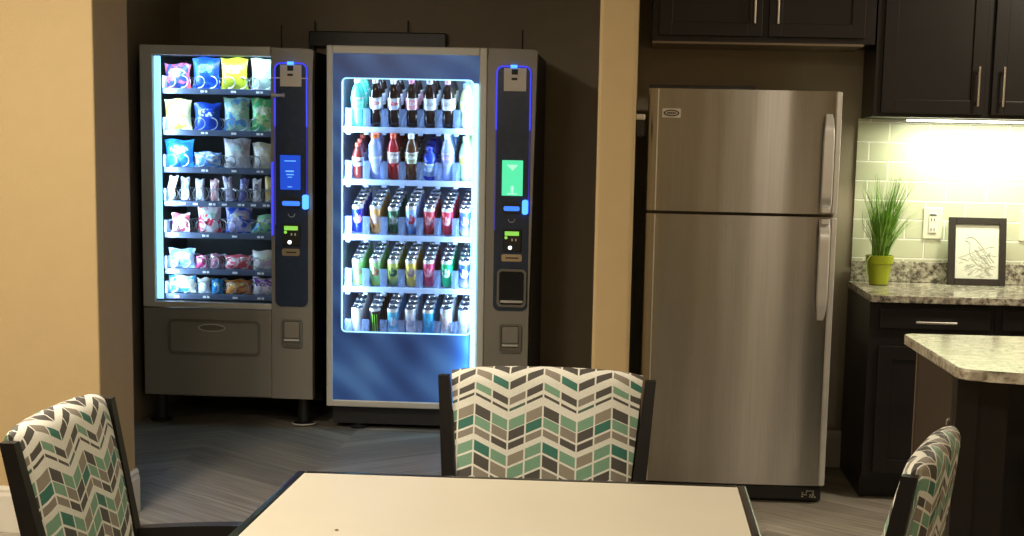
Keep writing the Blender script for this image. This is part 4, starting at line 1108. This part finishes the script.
for k in range(4):
    a = PI/4+k*PI/2; B().tube([(.11*math.cos(a), .11*math.sin(a), .42), (.16*math.cos(a), .16*math.sin(a), .0)], .014, 8).build('leg', M['black'], sl)
B().tube([(.145*math.cos(2*PI*i/24), .145*math.sin(2*PI*i/24), .14) for i in range(24)], .008, 6, closed=True).build('foot_ring', M['nickel'], sl)

# ------------------------------------------------------------------ dining table
tb = thing('dining_table', 'cream topped dining table with black edge in the foreground', 'table', (-.215, 2.40, 0))
TX0, TX1, TY0, TY1 = -.652, .222, 1.965, 2.846
B().box(TX0+.018, TX1-.018, TY0+.018, TY1-.018, .722, .7505).build('laminate_top', M['lam'], tb)
b = B(); i_ = .018
b.box(TX0, TX0+i_-.0005, TY0, TY1, .718, .7512, .004); b.box(TX1-i_+.0005, TX1, TY0, TY1, .718, .7512, .004)
b.box(TX0+i_, TX1-i_, TY0, TY0+i_-.0005, .718, .7512, .003); b.box(TX0+i_, TX1-i_, TY1-i_+.0005, TY1, .718, .7512, .003)
b.build('edge_band', M['edge_black'], tb)
b = B(); b.lathe([(.05, .03), (.04, .06), (.04, .68), (.06, .70), (.14, .7215)], -.215, 2.40, 0, 20); b.build('pedestal', M['black'], tb)
b = B(); b.box(-.50, .07, 2.365, 2.435, .0, .030, .008); b.box(-.25, -.18, 2.115, 2.364, 0, .030, .008); b.box(-.25, -.18, 2.436, 2.685, 0, .030, .008); b.build('cross_base', M['black'], tb)
b = B(); b.lathe([(.0028, 0), (.0036, .0008), (.0025, .0018), (.0008, .0022)], -.484, 2.398, .7508, 10)
o = b.build('crumb', mat('brown_crumb', (.20, .12, .03), .7), origin=(-.484, 2.398, .7508)); tag(o, 'tiny brown crumb lying on the cream table top', 'crumb')

# ------------------------------------------------------------------ chairs
def ymid(z):          # centre line of the back posts: upright leg, reclined back
    if z < .44: return .215+(.44-z)*.12
    return .215+(z-.44)*.19
def sweep_box(pts, wx, wy, bev=.004):
    b = B(); V = []
    for (x, y_, z), a, c in zip(pts, wx, wy):
        V += [(x-a, y_-c, z), (x+a, y_-c, z), (x+a, y_+c, z), (x-a, y_+c, z)]
    n = len(pts)
    F = [(i*4+j, i*4+(j+1) % 4, (i+1)*4+(j+1) % 4, (i+1)*4+j) for i in range(n-1) for j in range(4)]+[(0, 1, 2, 3), tuple(range(n*4-4, n*4))]
    b._add(V, F)
    es = [e for e in b.bm.edges if abs(e.verts[0].co.z-e.verts[1].co.z) > .01 or True]
    bmesh.ops.bevel(b.bm, geom=[e for e in es if e.is_manifold and e.calc_face_angle(0) > .5], offset=bev, segments=2, affect='EDGES', profile=.5)
    return b
def backrest_mesh():
    b = B()
    z0, z1 = .50, .896
    th = .062
    loop = []     # (offset across thickness d (-front), z, arc)
    nz = 16; na = 8
    for i in range(nz+1): loop.append((-th/2-.012*math.sin(PI*i/nz), z0+(z1-th/2-z0)*i/nz))
    for i in range(1, na): 
        a = PI*i/na; loop.append((-th/2*math.cos(a), z1-th/2+th/2*math.sin(a)))
    for i in range(nz+1): loop.append((th/2+.012*math.sin(PI*(1-i/nz)), z0+(z1-th/2-z0)*(1-i/nz)))
    arc = [0]
    for i in range(1, len(loop)): arc.append(arc[-1]+math.dist(loop[i], loop[i-1]))
    a_top = arc[nz+2]
    nx = 18; V = []; UV = []
    for (d, z), s in zip(loop, arc):
        hw = .178+(z-z0)/(z1-z0)*.036
        for i in range(nx+1):
            u = -1+2*i/nx
            e = (1-abs(u)**5)
            k = .42+.58*e
            crown = .010*(1-u*u)*(max(0, (z-.80))/.105)**2-.006*(abs(u)**6)*(z > .85)
            y_ = ymid(z)+.006+d*k
            V.append((u*hw, y_, z+crown)); UV.append((u*hw+.198, a_top-s+.013))
    m = nx+1; F = []
    L_ = len(loop)
    for j in range(L_-1):
        for i in range(nx): F.append((j*m+i, j*m+i+1, (j+1)*m+i+1, (j+1)*m+i))
    vs, fs = b._add(V, F, True)
    uvl = b.bm.loops.layers.uv.new('UVMap')
    idx = {v: i for i, v in enumerate(vs)}
    # close the two sides and the bottom
    side = []
    for i in (0, nx):
        f = b.bm.faces.new([vs[j*m+i] for j in range(L_)]); f.smooth = False; side.append(f)
    f = b.bm.faces.new([vs[i] for i in range(nx+1)]+[vs[(L_-1)*m+i] for i in range(nx, -1, -1)]); side.append(f)
    for f in b.bm.faces:
        for l in f.loops: l[uvl].uv = UV[idx[l.vert]]
    return b
def seat_mesh(yf=-.21):
    b = B(); nx, ny = 12, 12; V = []; UV = []
    for k, zz in ((0, 0), (1, 1)):
        for j in range(ny+1):
            for i in range(nx+1):
                u = -1+2*i/nx; v = -1+2*j/ny
                e = (1-abs(u)**6)*(1-abs(v)**6)
                V.append((u*(.205-.022*v), yf+(.21-yf)/2*(v+1), .425+(.052*e**.5 if k else 0))); UV.append((u*.225+.2, v*.21))
    n1 = (nx+1)*(ny+1); F = []
    for s0 in (0, n1):
        for j in range(ny):
            for i in range(nx):
                a = s0+j*(nx+1)+i; F.append((a, a+1, a+nx+2, a+nx+1))
    vs, fs = b._add(V, F, True); idx = {v: i for i, v in enumerate(vs)}
    uvl = b.bm.loops.layers.uv.new('UVMap')
    for f in b.bm.faces:
        for l in f.loops: l[uvl].uv = UV[idx[l.vert]]
    bmesh.ops.remove_doubles(b.bm, verts=b.bm.verts, dist=1e-5)
    return b
def make_chair(label, arms=True, yf=-.21):
    t = thing('dining_chair', label, 'chair', (0, 0, 0), 'chairs around the dining table', local=True)
    backrest_mesh().build('backrest', M['chev'], t)
    seat_mesh(yf).build('seat', M['chev'], t)
    for sx in (-1, 1):
        zs = [0, .2, .44, .56, .70, .80, .881]
        pts = [(sx*(.193+.085*(z-.44) if z > .44 else .193+.07*(.44-z)), ymid(z), z) for z in zs]
        sweep_box(pts, [.014, .016, .017, .016, .014, .013, .012], [.018, .020, .022, .019, .016, .014, .0125]).build('leg', M['wood_dark'], t)
        pts = [(sx*.232, yf+.02-.02*(.45-z), z) for z in ((0, .25, .45, .598) if arms else (0, .15, .30, .43))]
        sweep_box(pts, [.014, .018, .018, .017], [.014, .020, .020, .018]).build('leg', M['wood_dark'], t)
        if not arms: continue
        b = B(); V = []
        for i in range(13):
            u = i/12; y_ = -.225+(.25+.225)*u; z = .612+.008*math.sin(PI*u); w = .024-.009*u; x = sx*(.234-.018*u+.016*math.sin(PI*u))
            V += [(x-w, y_, z-.013), (x+w, y_, z-.013), (x+w, y_, z+.013), (x-w, y_, z+.013)]
        b._add(V, [(i*4+j, i*4+(j+1) % 4, (i+1)*4+(j+1) % 4, (i+1)*4+j) for i in range(12) for j in range(4)]+[(0, 1, 2, 3), (48, 49, 50, 51)])
        bmesh.ops.bevel(b.bm, geom=[e for e in b.bm.edges if e.is_manifold and e.calc_face_angle(0) > .8], offset=.006, segments=3, affect='EDGES', profile=.5)
        b.build('armrest', M['wood_dark'], t)
    b = B(); b.box(-.205, .205, yf+.005, yf+.025, .365, .424, .003); b.box(-.175, .175, .190, .208, .365, .424, .003)
    b.box(-.235, -.206, yf+.04, .185, .375, .424, .003); b.box(.206, .235, yf+.04, .185, .375, .424, .003); b.build('seat_frame', M['wood_dark'], t)
    return t
c1 = make_chair('chevron fabric chair facing the camera behind the table, in front of the drinks machine')
c1.location = (-.193, 3.000, 0)
c2 = copy_tree(c1); c2['label'] = 'chevron fabric chair at the left end of the table by the tan wall'
c2.location = (-.737, 2.632, 0); c2.rotation_euler = (0, 0, PI/2)
c3 = make_chair('armless chevron fabric chair seen from behind at the lower right by the island', False, -.13)
c3.location = (.236, 2.684, 0); c3.rotation_euler = (0, 0, -PI/2-.33)

# ------------------------------------------------------------------ lamps inside the machines
def area(name, loc, rot, sx, sy, e, col, spread=PI):
    L = bpy.data.lights.new(name, 'AREA'); L.shape = 'RECTANGLE'; L.size = sx; L.size_y = sy; L.energy = e; L.color = col; L.spread = spread
    o = bpy.data.objects.new(name, L); COL.objects.link(o); o.location = loc; o.rotation_euler = rot
    return o
CW = (.56, .80, 1.)
# snack machine: vertical strips behind both door edges, aimed inward and back
area('snack_led_left', (-2.316, FY+.030, 1.21), (PI/2, 0, -.85), .02, 1.15, 8.5, CW)
area('snack_led_right', (-1.725, FY+.030, 1.21), (PI/2, 0, .75), .02, 1.15, 22, CW)
area('snack_led_top', (-2.03, FY+.045, 1.795), (PI*.20, 0, 0), .55, .02, 2, CW)
area('drink_led_left', (-1.434, FY+.030, 1.10), (PI/2, 0, -.85), .02, 1.15, 10, CW)
area('drink_led_right', (-.790, FY+.026, 1.10), (PI/2, 0, .75), .02, 1.15, 7, CW)
area('drink_led_top', (-1.11, FY+.05, 1.79), (PI*.20, 0, 0), .60, .02, 3.5, CW)
area('door_strip_lamp', (-.802, FY-.016, .93), (0, PI/2, 0), 1.5, .010, 3.2, (.25, .65, 1))
area('under_cabinet_lamp', (1.465, 6.52, 1.538), (0, 0, 0), .62, .08, 8., (.97, 1., .68))

w = bpy.data.worlds.new('dim_interior'); w.use_nodes = True; scene.world = w
w.node_tree.nodes['Background'].inputs['Color'].default_value = (.05, .045, .04, 1); w.node_tree.nodes['Background'].inputs['Strength'].default_value = .2

# ------------------------------------------------------------------ camera
cam = bpy.data.cameras.new('camera'); co = bpy.data.objects.new('camera', cam); COL.objects.link(co)
R3 = Matrix(((0.998118, -0.029274, 0.053877), (0.057433, 0.138596, -0.988682), (0.021476, 0.989916, 0.140016)))
co.matrix_world = Matrix.Translation((0, 0, 1.38)) @ R3.to_4x4()
cam.sensor_fit = 'HORIZONTAL'; cam.sensor_width = 36; cam.lens = 1500/1024*36
cam.shift_x = (512-553.24)/1024; cam.shift_y = (363.575-268)/1024
cam.clip_start = .05; cam.clip_end = 60
scene.camera = co
vs = scene.view_settings
scene.display_settings.display_device = 'sRGB'
vs.view_transform = 'Standard'; vs.look = 'None'; vs.exposure = 0; vs.gamma = 1
try: vs.use_curve_mapping = False
except Exception: pass
scene.cycles.max_bounces = 8
scene.cycles.transparent_max_bounces = 16
